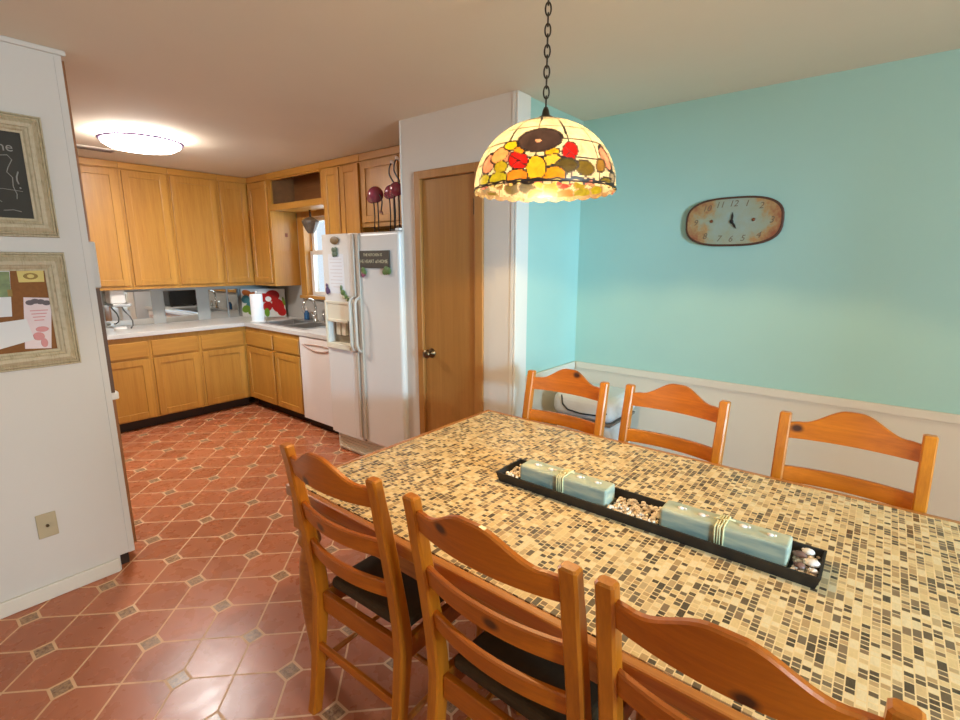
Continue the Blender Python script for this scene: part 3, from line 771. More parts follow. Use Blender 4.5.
flamingo(2.755, 2.45, 2.045, .9, 'plum flamingo figurine with raised neck nearest the pantry wall')
t = thing('wicker_basket', 'small brown basket behind the flamingos on the refrigerator', 'basket', (2.64, 2.77, 1.7365))
b = MB(); b.lathe([(0, 0), (.06, 0), (.075, .10), (.082, .24), (.078, .24), (.07, .10), (0, .01)], (2.655, 2.77, 1.737), n=24); b.build('bowl', wood('wicker', srgb(96, 62, 30), srgb(150, 104, 54), 'y', scale=50, rough=.8, coat=0), t)
MB().tube([(2.655, 2.77+.082*math.cos(2*PI*k/24), 1.977) if False else (2.655+.081*math.cos(2*PI*k/24), 2.77+.081*math.sin(2*PI*k/24), 1.977) for k in range(24)], .007, 8, closed=True).build('rim', M['iron'], t)

# cabinets seen edge-on behind the partition end
t = thing('range_wall_unit', 'wood-ended wall cabinet and hood edge just behind the partition end', 'cabinet', (.40, 3.1, 1.41))
MB().box(-.6, .706, 2.972, 3.29, 1.64, ZC-.003).build('cabinet_body', M['oak_dark'], t)
MB().box(-.1, .722, 2.972, 3.42, 1.42, 1.6385, .006).build('range_hood', M['white_wall'], t)
t = thing('side_base_cabinet', 'oak base cabinet end panel just behind the partition end', 'cabinet', (.40, 3.2, 0))
MB().box(-.6, .710, 2.972, 3.55, .06, .855).build('cabinet_body', M['oak_dark'], t)
MB().box(-.6, .66, 2.974, 3.48, .001, .0595).build('toe_kick', M['toe'], t)
MB().box(-.6, .728, 2.972, 3.57, .8555, .895, .006).build('counter_edge', M['white'], t)
MB().box(.663, .7085, 2.952, 2.9695, .897, 1.418).build('trim_9', plain('dark_edge_trim', srgb(92, 62, 40), .5), kind='structure')

# ceiling light and vent in the kitchen
cx, cy = 1.395, 4.26
t = thing('ceiling_light', 'round flush glowing ceiling light over the kitchen floor', 'light', (cx, cy, ZC))
MB().lathe([(0, 0), (.10, 0), (.10, -.03), (0, -.03)], (cx, cy, ZC-.001), n=40).build('ceiling_mount', M['white'], t)
MB().lathe([(.101, -.006), (.22, -.010), (.235, -.030), (.101, -.030)], (cx, cy, ZC-.001), n=56).build('upper_glow_ring', M['diffuser_up'], t)
MB().lathe([(0, -.031), (.25, -.031), (.262, -.036), (.258, -.046), (.24, -.046), (0, -.046)], (cx, cy, ZC-.001), n=56).build('fixture_ring', M['pad'], t)
MB().lathe([(.243, -.0465), (.24, -.062), (.20, -.086), (.12, -.100), (0, -.105)], (cx, cy, ZC-.001), n=56).build('glowing_diffuser', M['diffuser'], t)
t = thing('ceiling_vent', 'slotted white metal vent on the kitchen ceiling near the partition', 'vent', (1.29, 5.0, ZC))
b = MB(); b.box(1.14, 1.44, 4.93, 5.07, ZC-.008, ZC-.001, .002); b.build('vent_frame', M['vent'], t)
b = MB()
for k in range(5): b.box(1.16, 1.42, 4.95+k*.022, 4.962+k*.022, ZC-.012, ZC-.0082)
b.build('slats', M['gasket'], t)

# ------------------------------------------------------------------ partition: frames, papers, plate
def frame(name, label, x0, x1, z0, z1, w, board, boardname):
    yb = 2.8525
    t = thing(name, label, 'frame', ((x0+x1)/2, yb, (z0+z1)/2))
    f = MB(); prof = [(0, .004), (.05, .018), (.10, .018), (.13, .012), (.18, .020), (.24, .022), (.27, .017), (.5, .032), (.68, .030), (.72, .024), (.82, .020), (.9, .012), (1, .010)]
    cor = [(x0, z0, 1, 1), (x1, z0, -1, 1), (x1, z1, -1, -1), (x0, z1, 1, -1)]
    rows = []
    for (q, h) in prof:
        rows.append([(cx_+sx*q*w, yb-h-.001, cz_+sz*q*w) for (cx_, cz_, sx, sz) in cor+cor[:1]])
    rows = [[(cx_, yb-.001, cz_) for (cx_, cz_, sx, sz) in cor+cor[:1]]]+rows+[[(cx_+sx*w, yb-.001, cz_+sz*w) for (cx_, cz_, sx, sz) in cor+cor[:1]]]
    f.sheet(rows, smooth=False); f.build('frame_molding', M['frame'], t)
    MB().box(x0+w*.9, x1-w*.9, yb-.006, yb-.001, z0+w*.9, z1-w*.9).build(boardname, board, t)
    return t
fr = frame('chalkboard', 'framed chalkboard with chalk writing, upper of the two on the partition', -.03, .567, 1.647, 2.14, .076, M['slate'], 'board')
yc = 2.8459
b = MB(); FM = lambda x, z: frame_M((x, yc, z), (1, 0, 0), (0, 0, 1))
put_text(b, 'Welcome', .052, FM(.462, 2.003), align='RIGHT', ext=.0003)
put_text(b, 'y', .05, FM(.375, 1.862), align='RIGHT', ext=.0003)
def chalk(pts, r=.0016): b.tube([(x, yc, z) for x, z in pts], r, 5)
chalk([(.35, 1.955), (.40, 1.965), (.44, 1.972), (.452, 1.955), (.437, 1.925), (.430, 1.905), (.445, 1.885), (.442, 1.85), (.45, 1.82), (.447, 1.80)])
chalk([(.465, 1.91), (.458, 1.89), (.457, 1.875), (.461, 1.86)], .0028); chalk([(.463, 1.848), (.4645, 1.842)], .003)
chalk([(.34, 1.85), (.40, 1.855)], .0015); chalk([(.33, 1.835), (.41, 1.838), (.47, 1.832)], .0011)
chalk([(.36, 1.79), (.38, 1.80), (.40, 1.785)], .0012); chalk([(.40, 1.752), (.43, 1.756), (.455, 1.75)], .0018)
b.build('chalk_writing', M['chalk'], fr)
fr = frame('cork_board', 'framed cork pinboard with papers, lower of the two on the partition', -.02, .573, 1.086, 1.585, .078, M['cork'], 'cork_panel')
yp = 2.8462
def sheet(name, label, cat, pts, mat, yo=0):
    c = Vector((sum(p[0] for p in pts)/4, yp-yo, sum(p[1] for p in pts)/4))
    t = thing(name, label, cat, tuple(c))
    bm = MB(); bm.prism([(p[0]-c.x, p[1]-c.z) for p in pts], .0008, M=frame_M(c, (1, 0, 0), (0, 0, 1))); bm.build('sheet', mat, t)
    return t
fl = sheet('flyer', 'pink and white printed flyer pinned on the cork board', 'flyer', [(.388, 1.176), (.475, 1.168), (.503, 1.388), (.412, 1.396)], M['pink_paper'])
b = MB()
for k, (x, z) in enumerate(((.43, 1.372), (.447, 1.377), (.465, 1.374), (.484, 1.368))): b.ball((x, yp-.0012, z), .015, .0006, .011, 12)
b.build('heading', M['ink'], fl)
b = MB()
for k in range(4): b.box(.425+.003*k, .485-.006*k, yp-.0014, yp-.0009, 1.335-k*.014, 1.339-k*.014)
put_text(b, 'SALE', .02, FM(.45, 1.27) @ Matrix.Translation((0, 0, .0009))) if False else None
for (x, z, rx, rz) in ((.455, 1.255, .022, .012), (.44, 1.225, .02, .018), (.455, 1.195, .012, .02)): MB().ball((x, yp-.0012, z), rx, .0005, rz, 12).build('rose_print', M['rose'], fl)
b.build('printed_lines', M['rose'], fl)
sheet('letter_sheet', 'blank white folded letter tucked across the pink flyer', 'letter', [(.23, 1.165), (.423, 1.213), (.409, 1.304), (.23, 1.287)], M['paper'], .0022)
ph = sheet('photo_print', 'green garden photo print on the cork board above the letter', 'photo', [(.23, 1.318), (.366, 1.318), (.384, 1.507), (.23, 1.509)], M['paper'])
b = MB(); b.prism([(.30, 1.40), (.374, 1.40), (.382, 1.504), (.30, 1.505)], .0004, M=frame_M((0, yp-.0009, 0), (1, 0, 0), (0, 0, 1))); b.build('picture', plain('garden_green', srgb(120, 136, 74), .5, .35, 40), ph)
b = MB(); b.prism([(.365, 1.402), (.379, 1.402), (.381, 1.43), (.365, 1.43)], .0004, M=frame_M((0, yp-.0014, 0), (1, 0, 0), (0, 0, 1))); b.build('dark_spot', M['gold_ink'], ph)
gc = sheet('gold_card', 'small gold card pinned at the top of the cork board', 'card', [(.406, 1.459), (.489, 1.459), (.492, 1.507), (.405, 1.506)], M['gold_card'])
b = MB(); b.ball((.447, yp-.0011, 1.484), .024, .0005, .014, 16); b.build('emblem', M['gold_ink'], gc)
b = MB(); b.ball((.447, yp-.0016, 1.484), .012, .0004, .008, 12); b.build('emblem_center', M['gold_card'], gc)
t = thing('wall_plate', 'beige cable outlet plate low on the white partition', 'outlet', (.354, 2.853, .36))
MB().box(.318, .390, 2.846, 2.8525, .302, .418, .004).build('plate', M['beige_plate'], t)
b = MB(); b.lathe([(0, 0), (.006, 0), (.006, .01), (.003, .01), (.003, .013), (0, .013)], n=14, M=Matrix.Translation((.354, 2.846, .36)) @ Matrix.Rotation(PI/2, 4, 'X')); b.build('socket', M['brass'], t)

# ------------------------------------------------------------------ table
TX0, TX1, TY0, TY1, TZ = .838, 2.015, -.72, 1.585, .765
t = thing('dining_table', 'long dining table with a beige and brown mosaic tile top', 'table', ((TX0+TX1)/2, (TY0+TY1)/2, 0))
e = .028
MB().box(TX0+e, TX1-e, TY0+e, TY1-e, .735, TZ+.0005).build('mosaic_top', M['mosaic'], t)
b = MB()
b.box(TX0, TX0+e-.0005, TY0, TY1, .722, TZ, .006); b.box(TX1-e+.0005, TX1, TY0, TY1, .722, TZ, .006)
b.box(TX0+e, TX1-e, TY0, TY0+e-.0005, .722, TZ, .006); b.box(TX0+e, TX1-e, TY1-e+.0005, TY1, .722, TZ, .006)
b.build('edge_molding', M['table_wood'], t)
b = MB(); i = .05
b.box(TX0+i, TX0+i+.022, TY0+i, TY1-i, .628, .7215); b.box(TX1-i-.022, TX1-i, TY0+i, TY1-i, .628, .7215)
b.box(TX0+i+.022, TX1-i-.022, TY0+i, TY0+i+.022, .628, .7215); b.box(TX0+i+.022, TX1-i-.022, TY1-i-.022, TY1-i, .628, .7215)
b.build('apron', M['table_wood'], t)
for (x, y) in ((TX0+.045, TY0+.06), (TX0+.045, TY1-.06), (TX1-.045, TY0+.06), (TX1-.045, TY1-.06)):
    b = MB(); b.box(x-.038, x+.038, y-.038, y+.038, .60, .7212, .004)
    b.lathe([(0, 0), (.022, 0), (.03, .02), (.026, .06), (.03, .12), (.044, .26), (.048, .36), (.042, .46), (.03, .52), (.042, .545), (.036, .57), (.036, .601), (0, .601)], (x, y, .0008), n=28)
    b.build('leg', M['table_wood'], t)

# ------------------------------------------------------------------ chairs
def make_chair(label, group):
    t = thing('dining_chair', label, 'chair', (0, 0, 0), 0, group)
    W = .443; hw = W/2-.019
    def px_(z):      # x of the rear post along its height
        if z < .44: return -.225+(.055)*(z/.44)**.8
        return -.170-.085*((z-.44)/.56)**1.25
    for s in (-1, 1):
        b = MB(); n = 16; rows = []
        for k in range(n+1):
            z = k/n*.99; x = px_(z); dx = .019+.006*math.exp(-((z-.45)/.18)**2)-(.003 if z > .9 else 0); dyy = .019
            y = s*hw
            c = .005
            rows.append([Vector((x-dx+c, y-dyy, z)), Vector((x+dx-c, y-dyy, z)), Vector((x+dx, y-dyy+c, z)), Vector((x+dx, y+dyy-c, z)), Vector((x+dx-c, y+dyy, z)), Vector((x-dx+c, y+dyy, z)), Vector((x-dx, y+dyy-c, z)), Vector((x-dx, y-dyy+c, z))])
            if k == n:
                cen = Vector((x, y, z+.006)); rows.append([cen+(p-cen)*.75+Vector((0, 0, .003)) for p in rows[-1]])
        rows = [r+[r[0]] for r in rows]
        b.sheet(rows, smooth=False)
        b.bm.faces.new([v for v in b.bm.verts if False] or [b.bm.verts.new(p) for p in rows[-1][:-1]])
        b.bm.faces.new([b.bm.verts.new(p) for p in rows[0][:-1]])
        bmesh.ops.remove_doubles(b.bm, verts=b.bm.verts, dist=1e-5)
        b.build('rear_post', M['chair_z'], t)
    def slat(z0, z1, crest=False, name='slat'):
        b = MB(); n = 28; rows = []; th = .009; ys = hw-.0155
        F, K = [], []
        top, bot = [], []
        for k in range(n+1):
            a = k/n*2-1; y = a*ys
            bow = -.030*(1-a*a)
            zt = z1
            if crest:
                q = abs(a); 
                s1 = max(0, min(1, (1-q)/.12)); s2 = max(0, min(1, (.80-q)/.70)); s2 = s2*s2*(3-2*s2)
                zt = z1+.004*s1+.058*s2
            top.append((px_(zt)+bow, y, zt)); bot.append((px_(z0)+bow, y, z0))
        rows = [[(x-th, y, z) for x, y, z in bot], [(x-th, y, z-.004) for x, y, z in top], [(x-th+.004, y, z) for x, y, z in top], [(x+th-.004, y, z) for x, y, z in top],
                [(x+th, y, z-.004) for x, y, z in top], [(x+th, y, z) for x, y, z in bot], [(x-th, y, z) for x, y, z in bot]]
        b.sheet(rows, smooth=False)
        for kk in (0, n):
            b.bm.faces.new([b.bm.verts.new(r[kk]) for r in rows[:-1]])
        bmesh.ops.remove_doubles(b.bm, verts=b.bm.verts, dist=1e-5)
        b.build(name, M['chair_y'], t)
    slat(.904, .960, True, 'crest_rail'); slat(.742, .798); slat(.605, .658)
    # seat frame and cushion
    b = MB(); b.box(-.168, .235, -hw-.002, -hw+.02, .375, .445, .003); b.box(-.168, .235, hw-.02, hw+.002, .375, .445, .003)
    b.box(.212, .236, -hw+.02, hw-.02, .375, .445, .003); b.box(-.178, -.156, -hw+.021, hw-.021, .375, .445, .003); b.build('seat_frame', M['chair_y'], t)
    b = MB(); b.box(-.145, .245, -hw+.022, hw-.022, .4455, .485, .016, 3); b.build('seat_cushion', M['seat'], t)
    for s in (-1, 1):
        b = MB(); b.lathe([(0, 0), (.014, 0), (.018, .05), (.021, .2), (.016, .30), (.022, .33), (.021, .374), (0, .374)], (.21, s*(hw-.004), .0006), n=16); b.build('front_leg', M['chair_z'], t)
        b = MB(); b.tube([(-.195, s*hw, .17), (.21, s*(hw-.004), .20)], .010, 10); b.build('side_stretcher', M['chair_z'], t)
    b = MB(); b.box(-.205, -.190, -hw+.016, hw-.016, .235, .265, .003); b.build('rear_stretcher', M['chair_y'], t)
    b = MB(); b.tube([(.02, -hw, .188), (.02, hw, .188)], .009, 10); b.build('center_stretcher', M['chair_z'], t)
    return t
NEAR, FAR = 'chairs on the near side of the mosaic table', 'chairs on the far side of the mosaic table'
c0 = make_chair('wooden ladderback chair at the near table side, closest to the kitchen and partition', NEAR)
c0.location = (1.0, 1.178, 0); c0.rotation_euler = (0, 0, math.radians(1.5))
dup(c0, (1.0, .603, 0), math.radians(-1), 'middle wooden ladderback chair on the near side of the mosaic table', NEAR).scale = (1, 1.075, 1)
dup(c0, (1.0, .116, 0), 0, 'wooden ladderback chair on the near side, lower right, cut off by the photo edge', NEAR)
dup(c0, (1.852, 1.165, 0), PI, 'pine ladderback chair across the table, in front of the white bin', FAR)
dup(c0, (1.875, .662, 0), PI-math.radians(3), 'pine ladderback chair across the table, middle of the far row', FAR)
dup(c0, (1.852, .03, 0), PI, 'pine ladderback chair across the table, beneath the clock wall at far right', FAR)

# ------------------------------------------------------------------ centrepiece
tz = TZ+.001
tx0, tx1, ty0, ty1 = 1.332, 1.488, .034, 1.012
t = thing('centerpiece_tray', 'long narrow black rectangular tray lying on the mosaic table', 'tray', ((tx0+tx1)/2, (ty0+ty1)/2, tz))
b = MB(); h = .036; fl = .010; th = .006
outer = lambda z, g: [(tx0+fl-g, ty0+fl-g, z), (tx1-fl+g, ty0+fl-g, z), (tx1-fl+g, ty1-fl+g, z), (tx0+fl-g, ty1-fl+g, z)]
r = [outer(tz, 0), outer(tz+h, fl), outer(tz+h, fl-th), outer(tz+.006, -th)]
r = [q+[q[0]] for q in r]; b.sheet(r, smooth=False)
b.bm.faces.new([b.bm.verts.new(p) for p in r[0][:-1]]); b.bm.faces.new([b.bm.verts.new(p) for p in r[-1][:-1]])
bmesh.ops.remove_doubles(b.bm, verts=b.bm.verts, dist=1e-5); b.build('tray_body', M['tray'], t)
def candle(y0, y1, label):
    x0, x1 = 1.368, 1.440; z0 = tz+.0075; zt = z0+.066
    t = thing('block_candle', label, 'candle', ((x0+x1)/2, (y0+y1)/2, z0), 0, 'block candles in the tray')
    MB().box(x0, x1, y0, y1, z0, zt, .007, 3).build('wax_block', M['wax'], t)
    ym = (y0+y1)/2
    b = MB()
    for k, dy in enumerate((-.010, -.003, .004, .010)):
        p = [(x0-.002, ym+dy, z0+.004), (x0-.002, ym+dy+.002*(k % 2), zt-.003), (x0+.004, ym+dy, zt+.0025), (x1-.004, ym+dy, zt+.0025), (x1+.002, ym+dy, zt-.003), (x1+.002, ym+dy, z0+.004)]
        b.tube(p, .0028, 6)
    for (a, c) in ((-.012, .016), (.010, -.02), (-.018, -.004)): b.tube([(x0+.03, ym, zt+.004), (x0+.034+a*.4, ym+c*.8, zt+.010), (x0+.036+a, ym+c*1.4, zt+.006)], .0022, 6)
    b.build('raffia_tie', M['raffia'], t)
    for k, (fx_, dy, rr) in enumerate(((.5, .115, .009), (.45, .055, .011), (.55, -.05, .010), (.5, -.115, .008))):
        b = MB(); cx_ = x0+(x1-x0)*fx_; cy_ = ym+dy
        b.ball((cx_, cy_, zt+.0015), rr*.8, rr, .004, 14); b.ball((cx_+.004, cy_-rr*1.3, zt+.001), rr*.4, rr*.5, .003, 10)
        b.build('shell_ornament', M['shell'], t)
candle(.603, .932, 'sage green block candle tied with raffia, at the kitchen end of the tray')
candle(.108, .434, 'sage green block candle tied with raffia, at the clock end of the tray')
# pebbles (uncountable) in the tray
b = MB(); rng = random.Random(3)
for k in range(420):
    seg = rng.choice(((.446, .594, 3), (.946, .996, 1), (.05, .098, 1)))
    if seg[2] == 1 and rng.random() < .45: seg = (.446, .594, 3)
    x = rng.uniform(tx0+.022, tx1-.022); y = rng.uniform(seg[0], seg[1]); rr = rng.uniform(.004, .0085)
    b.ball((x, y, tz+.008+rr*.6+rng.uniform(0, .012)), rr, rr*rng.uniform(.7, 1.1), rr*.7, 8)
o = b.build('pebble_bed', M['pebble']); tag(o, 'pale pebbles filling the black tray between the candles', 'pebbles', kind='stuff')
for k, (x, y, rr, mt, lab) in enumerate(((1.46, .072, .013, 'shell', 'pale round shell at the far corner of the tray end'), (1.405, .058, .016, 'shell', 'largest pale shell lying at the tray end'),
        (1.375, .082, .012, 'shell_brown', 'small brown shell in the tray beside the candle end'), (1.43, .088, .014, 'shell_brown', 'brown shell behind the pale shells at the tray end'), (1.37, .052, .009, 'shell', 'smallest white shell at the near corner of the tray end'))):
    t = MB(); rows = []
    n = 16
    for i_ in range(7):
        q = i_/6; rad = rr*math.sin(q*PI/2*1.0); zz = rr*.75*math.cos(q*PI/2)
        rows.append([(x+rad*(1+.08*math.cos(8*2*PI*j/n))*math.cos(2*PI*j/n), y+rad*1.15*math.sin(2*PI*j/n), tz+.030+zz) for j in range(n+1)])
    t.sheet(rows); t.ball((x, y+rr*.9, tz+.034), rr*.35, rr*.35, rr*.3, 10); o = t.build('sea_shell', M[mt]); tag(o, lab, 'shell', 'shells at the tray end')

# ------------------------------------------------------------------ white bin behind the far chairs
bx0, bx1, by0, by1 = 2.56, 2.95, 1.12, 1.52
t = thing('storage_bin', 'white rounded plastic bin with a black seam behind the far chairs', 'bin', ((bx0+bx1)/2, (by0+by1)/2, 0))
MB().box(bx0+.02, bx1-.02, by0+.02, by1-.02, .001, .615, .04, 4).build('bin_body', M['bin'], t)
MB().box(bx0, bx1, by0, by1, .618, .765, .055, 5).build('lid', M['bin'], t)
pts = []
for (x, y, z) in ((bx0-.002, by1-.075, .755), (bx0-.004, by1-.085, .70), (bx0-.004, by1-.12, .672), (bx0-.004, by1-.2, .662), (bx0-.004, by0+.1, .668), (bx0-.002, by0+.03, .69)): pts.append((x, y, z))
MB().tube(pts, .0045, 8).build('black_seam', M['black'], t)
MB().box(bx0+.012, bx1-.012, by0+.012, by1-.012, .606, .6195).build('lid_gasket', M['gasket'], t)

# ------------------------------------------------------------------ clock
ky, kz = .697, 1.760
t = thing('wall_clock', 'rusty rounded-rectangle wall clock on the teal wall', 'clock', (XR, ky, kz))
def sup(a, b_, n=44, p=2.9):
    out = []
    for k in range(n):
        q = 2*PI*k/n; c, s = math.cos(q), math.sin(q)
        out.append((a*abs(c)**(2/p)*(1 if c >= 0 else -1), b_*abs(s)**(2/p)*(1 if s >= 0 else -1)))
    return out
FMc = frame_M((XR-.001, ky, kz), (0, -1, 0), (0, 0, 1))
b = MB(); b.prism(sup(.245, .131), .020, M=FMc, bev=.004); b.build('clock_body', M['rust'], t)
b = MB(); b.prism(sup(.233, .120), .002, M=FMc @ Matrix.Translation((0, 0, .0202))); b.build('clock_face', M['clockface'], t)
b = MB()
pos = {12: (.0, .093), 1: (.065, .090), 2: (.135, .075), 3: (.19, .0), 4: (.135, -.075), 5: (.06, -.090), 6: (0, -.093), 7: (-.06, -.090), 8: (-.135, -.075), 9: (-.19, 0), 10: (-.135, .075), 11: (-.068, .090)}
for n_, (x, y) in pos.items(): put_text(b, str(n_), .046, FMc @ Matrix.Translation((x, y, .0226)), shear=.25)
b.build('numerals', plain('faded_numerals', srgb(120, 100, 76), .7, .2, 60), t)
for (dx, dy) in ((.002, .050), (.026, -.040)):
    b = MB(); v = Vector((dx, dy, 0)); n_ = Vector((-dy, dx, 0)).normalized()*.006
    b.prism([tuple((-v*.25-n_*.5)[:2]), tuple((v*.55-n_)[:2]), tuple(v[:2]), tuple((v*.55+n_)[:2]), tuple((-v*.25+n_*.5)[:2])], .002, M=FMc @ Matrix.Translation((0, 0, .025)))
    b.build('clock_hand', M['black'], t)
MB().lathe([(0, 0), (.009, 0), (.009, .005), (0, .006)], n=16, M=FMc @ Matrix.Translation((0, 0, .0235))).build('center_pin', M['black'], t)
for s in (-1, 1): MB().lathe([(0, 0), (.009, 0), (.007, .003), (0, .004)], n=16, M=FMc @ Matrix.Translation((s*.105, .006, .0224))).build('rivet', plain('rivet_rust', srgb(120, 62, 24), .5), t)

# ------------------------------------------------------------------ stained glass pendant
LX, LY = 1.426, .896
RZ, RTOP, RR, HH = 1.776, 1.992, .2245, .204
pend = thing('pendant_lamp', 'stained glass dome pendant lamp hanging by a chain over the mosaic table', 'lamp', (LX, LY, ZC))
cam_az = math.atan2(-LY, -LX)
D_ = math.hypot(LX, LY)
def to_px(az, z, r):    # where a point of the front of the dome sits on the front view of its pattern
    x = LX+r*math.cos(az); y = LY+r*math.sin(az)
    p, yw, f_ = math.radians(11.311), math.radians(39.167), 494.05
    F = Vector((math.cos(yw)*math.cos(p), math.sin(yw)*math.cos(p), -math.sin(p))); R = Vector((math.sin(yw), -math.cos(yw), 0)); U = R.cross(F)
    d_ = Vector((x, y, z-1.5478)); q = d_.dot(F)
    return 480+f_*d_.dot(R)/q, 360-f_*d_.dot(U)/q
YEL, ORA, RED, OLV, PNK, GRN, PLM, CRM = (1, .58, .03), (.95, .34, .02), (.75, .02, .02), (.13, .10, .03), (.95, .40, .30), (.55, .50, .03), (.07, .045, .05), (1, .90, .70)
pieces = [(540, 140, 21.5, 10.5, -8, PLM), (511, 145.5, 7.5, 4.2, -20, (.85, .62, .02)), (518.5, 149.8, 7, 3.2, 20, ORA), (518, 160, 9.5, 8.8, 0, RED), (536, 167.5, 9.8, 11, 0, YEL),
    (550, 160, 11, 5, -20, (1, .74, .1)), (552, 152, 8, 4, -10, (1, .55, .02)), (517, 176, 10.5, 7, -8, (.85, .30, .03)), (554, 174, 11, 7.5, 0, (1, .42, .02)), (535, 179.5, 9, 3.5, 0, (.95, .6, .05)),
    (564.5, 165.5, 13, 7.5, -5, OLV), (584.5, 167.6, 9.8, 7, 22, (.22, .16, .03)), (570, 151, 7.5, 9, 0, RED), (576, 179.8, 10, 3.4, 0, (.75, .34, .06)), (600.5, 165.5, 4.5, 7, 0, (.38, .22, .05)),
    (605, 158.6, 3.6, 14, -24, PNK), (605.5, 180, 6, 3.2, 0, (.25, .2, .04)), (612, 178, 3, 6, 0, (.35, .32, .28)), (498.5, 179.5, 9.5, 7.2, -15, GRN), (485.5, 181.5, 6, 6.8, 10, GRN), (500.5, 167, 7, 5.6, -35, (.55, .45, .03)),
    (500, 155, 11, 5.6, -42, (.95, .45, .2)), (489, 164, 5, 11, 25, PNK), (506, 156, 6, 6, 0, PNK), (590, 181, 6, 4, 0, (.98, .8, .7))]
nA, nH = 330, 76
def dome(tt):     # tt 0 at top cap, 1 at rim
    a0 = .20; a = a0+(PI/2*1.03-a0)*tt
    return RR*math.sin(min(a, PI/2))*(1 if a <= PI/2 else .995), RZ+HH*math.cos(a)/math.cos(a0)
rngv = random.Random(11)
cells = [(rngv.uniform(0, 2*PI), rngv.uniform(.955, 1.01)) for _ in range(80)]
cellc = [rngv.choice(((1, .74, .32), (.95, .62, .22), (.9, .74, .3), (1, .86, .66), (1, .66, .5), (.72, .66, .2), (1, .8, .5), (.9, .3, .25))) for _ in cells]
def glass(az, tt):
    da = (az-cam_az+PI) % (2*PI)-PI
    if tt > .965:       # border of irregular amber pieces
        best = sorted(((((az-c[0]+PI) % (2*PI)-PI)*RR)**2+((tt-c[1])*.35)**2, i) for i, c in enumerate(cells))[:2]
        if math.sqrt(best[1][0])-math.sqrt(best[0][0]) < .005 or abs(tt-.965) < .006: return None
        return cellc[best[0][1]]
    front = da if abs(da) <= PI/2 else ((da+PI+PI) % (2*PI)-PI)
    r, z = dome(tt)
    px, py = to_px(cam_az+front, z, r)
    for (cx_, cy_, rx, ry, an, col) in pieces:
        a = math.radians(an); dx, dy = px-cx_, py-cy_
        u = (dx*math.cos(a)+dy*math.sin(a))/(rx*1.1); v = (-dx*math.sin(a)+dy*math.cos(a))/(ry*1.12)
        q = math.hypot(u, v)
        if q < 1:
            if (1-q)*min(rx, ry) < .85: return None
            if col is RED and (abs(u*.7-v) < .07 or abs(u+v) < .06 and u < 0): return None
            if col in (OLV,) and abs(v) < .05: return (.10, .07, .02)
            if col is PLM and math.hypot((dx+2)/3.4, (dy-.5)/1.9) < 1: return (1, .5, .35)
            return col
    m = (az*14/(2*PI)) % 1; rg = tt*5.2 % 1
    if min(m, 1-m)*2*PI/14*r < .0022 or min(rg, 1-rg)/5.2*.32 < .0020: return None
    return CRM
bm = bmesh.new(); V = []
lay = bm.faces.layers.int.new('g')
for j in range(nH+1):
    row = []
    for i in range(nA):
        az = 2*PI*i/nA; r, z = dome(j/nH)
        if j > nH-6:      # scalloped lower edge
            z -= .007*abs(math.sin(az*13))*(j-(nH-6))/6
        row.append(bm.verts.new((LX+r*math.cos(az), LY+r*math.sin(az), z-0)))
    V.append(row)
cols = []
for j in range(nH):
    for i in range(nA):
        f = bm.faces.new((V[j][i], V[j+1][i], V[j+1][(i+1) % nA], V[j][(i+1) % nA])); f.smooth = True
        c = glass(2*PI*(i+.5)/nA, (j+.5)/nH)
        f.material_index = 1 if c is None else 0
        cols.append(c or (.03, .02, .015))
bmesh.ops.translate(bm, verts=bm.verts, vec=-Vector((LX, LY, ZC)))
me = bpy.data.meshes.new('shade'); bm.to_mesh(me); bm.free()
me.materials.append(M['stained']); me.materials.append(M['lead'])
at = me.color_attributes.new('glass', 'FLOAT_COLOR', 'CORNER')
for p in me.polygons:
    for li in p.loop_indices: at.data[li].color = (*cols[p.index], 1)
sh = bpy.data.objects.new('glass_shade', me); C.objects.link(sh); sh.parent = pend; OFF[sh.name] = OFF[pend.name]
b = MB(); r0, z0 = dome(0)
b.lathe([(r0+.014, z0-.006), (r0*.9, z0+.003), (.026, z0+.009), (.013, z0+.016), (.010, z0+.03), (.006, z0+.04), (0, z0+.04)], (LX, LY, 0), n=32); b.build('cap', M['bronze'], pend)
MB().tube([(LX+(RR+.001)*math.cos(2*PI*k/60), LY+(RR+.001)*math.sin(2*PI*k/60), dome(1)[1]+.002) for k in range(60)], .0022, 6, closed=True).build('rim_band', M['lead'], pend)
zz = z0+.034; k = 0; ln = .040
while zz < ZC-.03:
    pts = []
    for q in range(20):
        a = 2*PI*q/20
        pts.append((math.cos(a)*.0085, 0, zz+ln/2+math.sin(a)*ln/2*.92))
    if k % 2: pts = [(0, p[0], p[2]) for p in pts]
    ca, sa = math.cos(.6), math.sin(.6)
    MB().tube([(LX+p[0]*ca-p[1]*sa, LY+p[0]*sa+p[1]*ca, p[2]) for p in pts], .0026, 8, closed=True).build('chain_link', M['bronze'], pend)
    zz += ln-.011; k += 1
MB().lathe([(0, 0), (.06, 0), (.055, -.012), (.02, -.028), (.008, -.045), (0, -.045)], (LX, LY, ZC-.001), n=28).build('ceiling_canopy', M['bronze'], pend)
MB().tube([(LX, LY, z0+.01), (LX, LY, 1.927)], .014, 12).build('bulb_socket', M['bronze'], pend)
MB().lathe([(0, 1.838), (.014, 1.841), (.024, 1.854), (.027, 1.872), (.022, 1.892), (.014, 1.908), (.013, 1.926), (0, 1.926)], (LX, LY, 0), n=24).build('light_bulb', M['bulb'], pend)

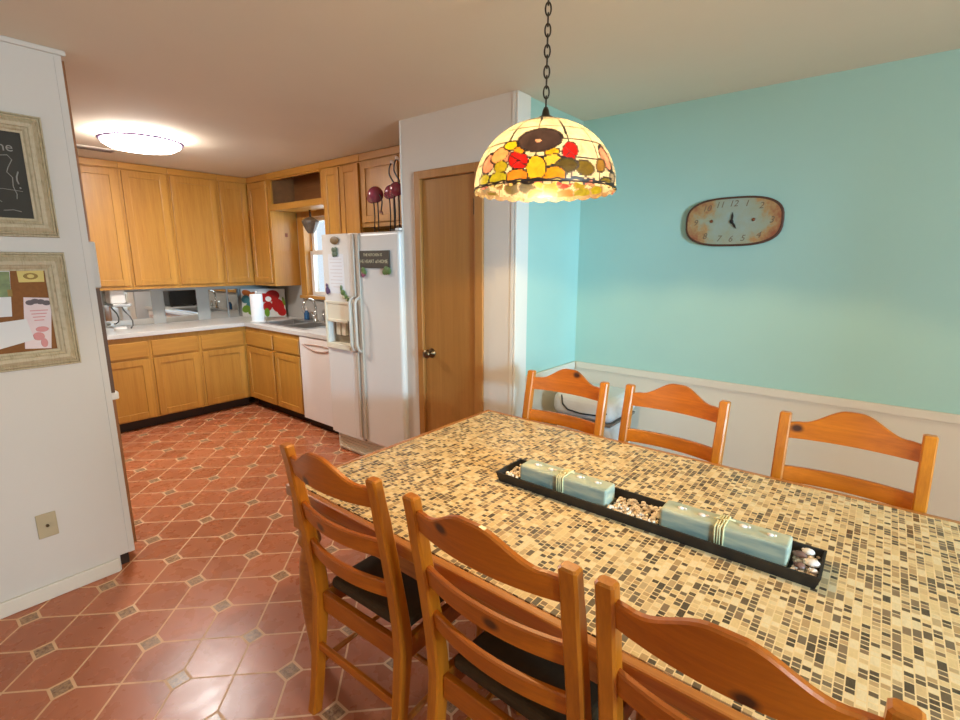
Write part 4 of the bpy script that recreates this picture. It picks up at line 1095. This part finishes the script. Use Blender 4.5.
# ------------------------------------------------------------------ lights
def light(name, kind, loc, energy, color, **k):
    l = bpy.data.lights.new(name, kind); l.energy = energy; l.color = color
    for a, v in k.items():
        if a != 'aim': setattr(l, a, v)
    o = bpy.data.objects.new(name, l); C.objects.link(o); o.location = loc
    if 'aim' in k:
        d = Vector(k['aim'])-Vector(loc); o.rotation_euler = d.to_track_quat('-Z', 'Y').to_euler()
    return o
light('pendant_bulb_light', 'POINT', (LX, LY, 1.822), 37, (1, .70, .32), shadow_soft_size=.014)
light('kitchen_ceiling_lamp', 'AREA', (cx, cy, ZC-.118), 27, (.98, .97, .95), shape='DISK', size=.44, aim=(cx, cy, 0))
light('rear_window_daylight', 'AREA', ((RX0+RX1)/2, YR-.25, 1.45), 165, (.80, .94, 1), shape='RECTANGLE', size=1.1, size_y=1.2, aim=((RX0+RX1)/2, 2, 1.4))
light('bright_sky_beyond_window', 'AREA', (-.65, -6.2, 2.0), 720, (.28, .66, 1), shape='RECTANGLE', size=.6, size_y=.6, aim=(2.6, 1.0, 1.3))
light('added_side_fill', 'AREA', (XL-.3, (LW0+LW1)/2, 1.5), 6, (1, .95, .88), shape='RECTANGLE', size=1.8, size_y=1.4, aim=(2, (LW0+LW1)/2, 1.3))  # weak fill lamp outside the added left-wall window
light('sink_window_daylight', 'AREA', (XR+.35, 4.53, 1.65), 14, (.75, .9, 1), shape='RECTANGLE', size=.8, size_y=.8, aim=(2.0, 4.4, 1.1))
wld = bpy.data.worlds.new('sky'); S.world = wld; wld.use_nodes = True
bg = wld.node_tree.nodes['Background']; bg.inputs[0].default_value = (.72, .87, 1, 1); bg.inputs[1].default_value = 1.1

# ------------------------------------------------------------------ camera
cd = bpy.data.cameras.new('camera'); cam = bpy.data.objects.new('camera', cd); C.objects.link(cam)
cd.sensor_width = 36; cd.sensor_fit = 'HORIZONTAL'; cd.lens = 36*494.05/960; cd.clip_start = .02
p, yw, rl = math.radians(11.311), math.radians(39.167), math.radians(.027)
F = Vector((math.cos(yw)*math.cos(p), math.sin(yw)*math.cos(p), -math.sin(p))); R = Vector((math.sin(yw), -math.cos(yw), 0)); U = R.cross(F)
R, U = R*math.cos(rl)+U*math.sin(rl), -R*math.sin(rl)+U*math.cos(rl)
cam.matrix_world = Matrix(((R.x, U.x, -F.x, 0), (R.y, U.y, -F.y, 0), (R.z, U.z, -F.z, 1.5478), (0, 0, 0, 1)))
S.camera = cam
S.view_settings.view_transform = 'Standard'; S.view_settings.look = 'None'; S.view_settings.gamma = 1; S.view_settings.use_curve_mapping = False
S.view_settings.exposure = 0.0
S.cycles.use_denoising = True
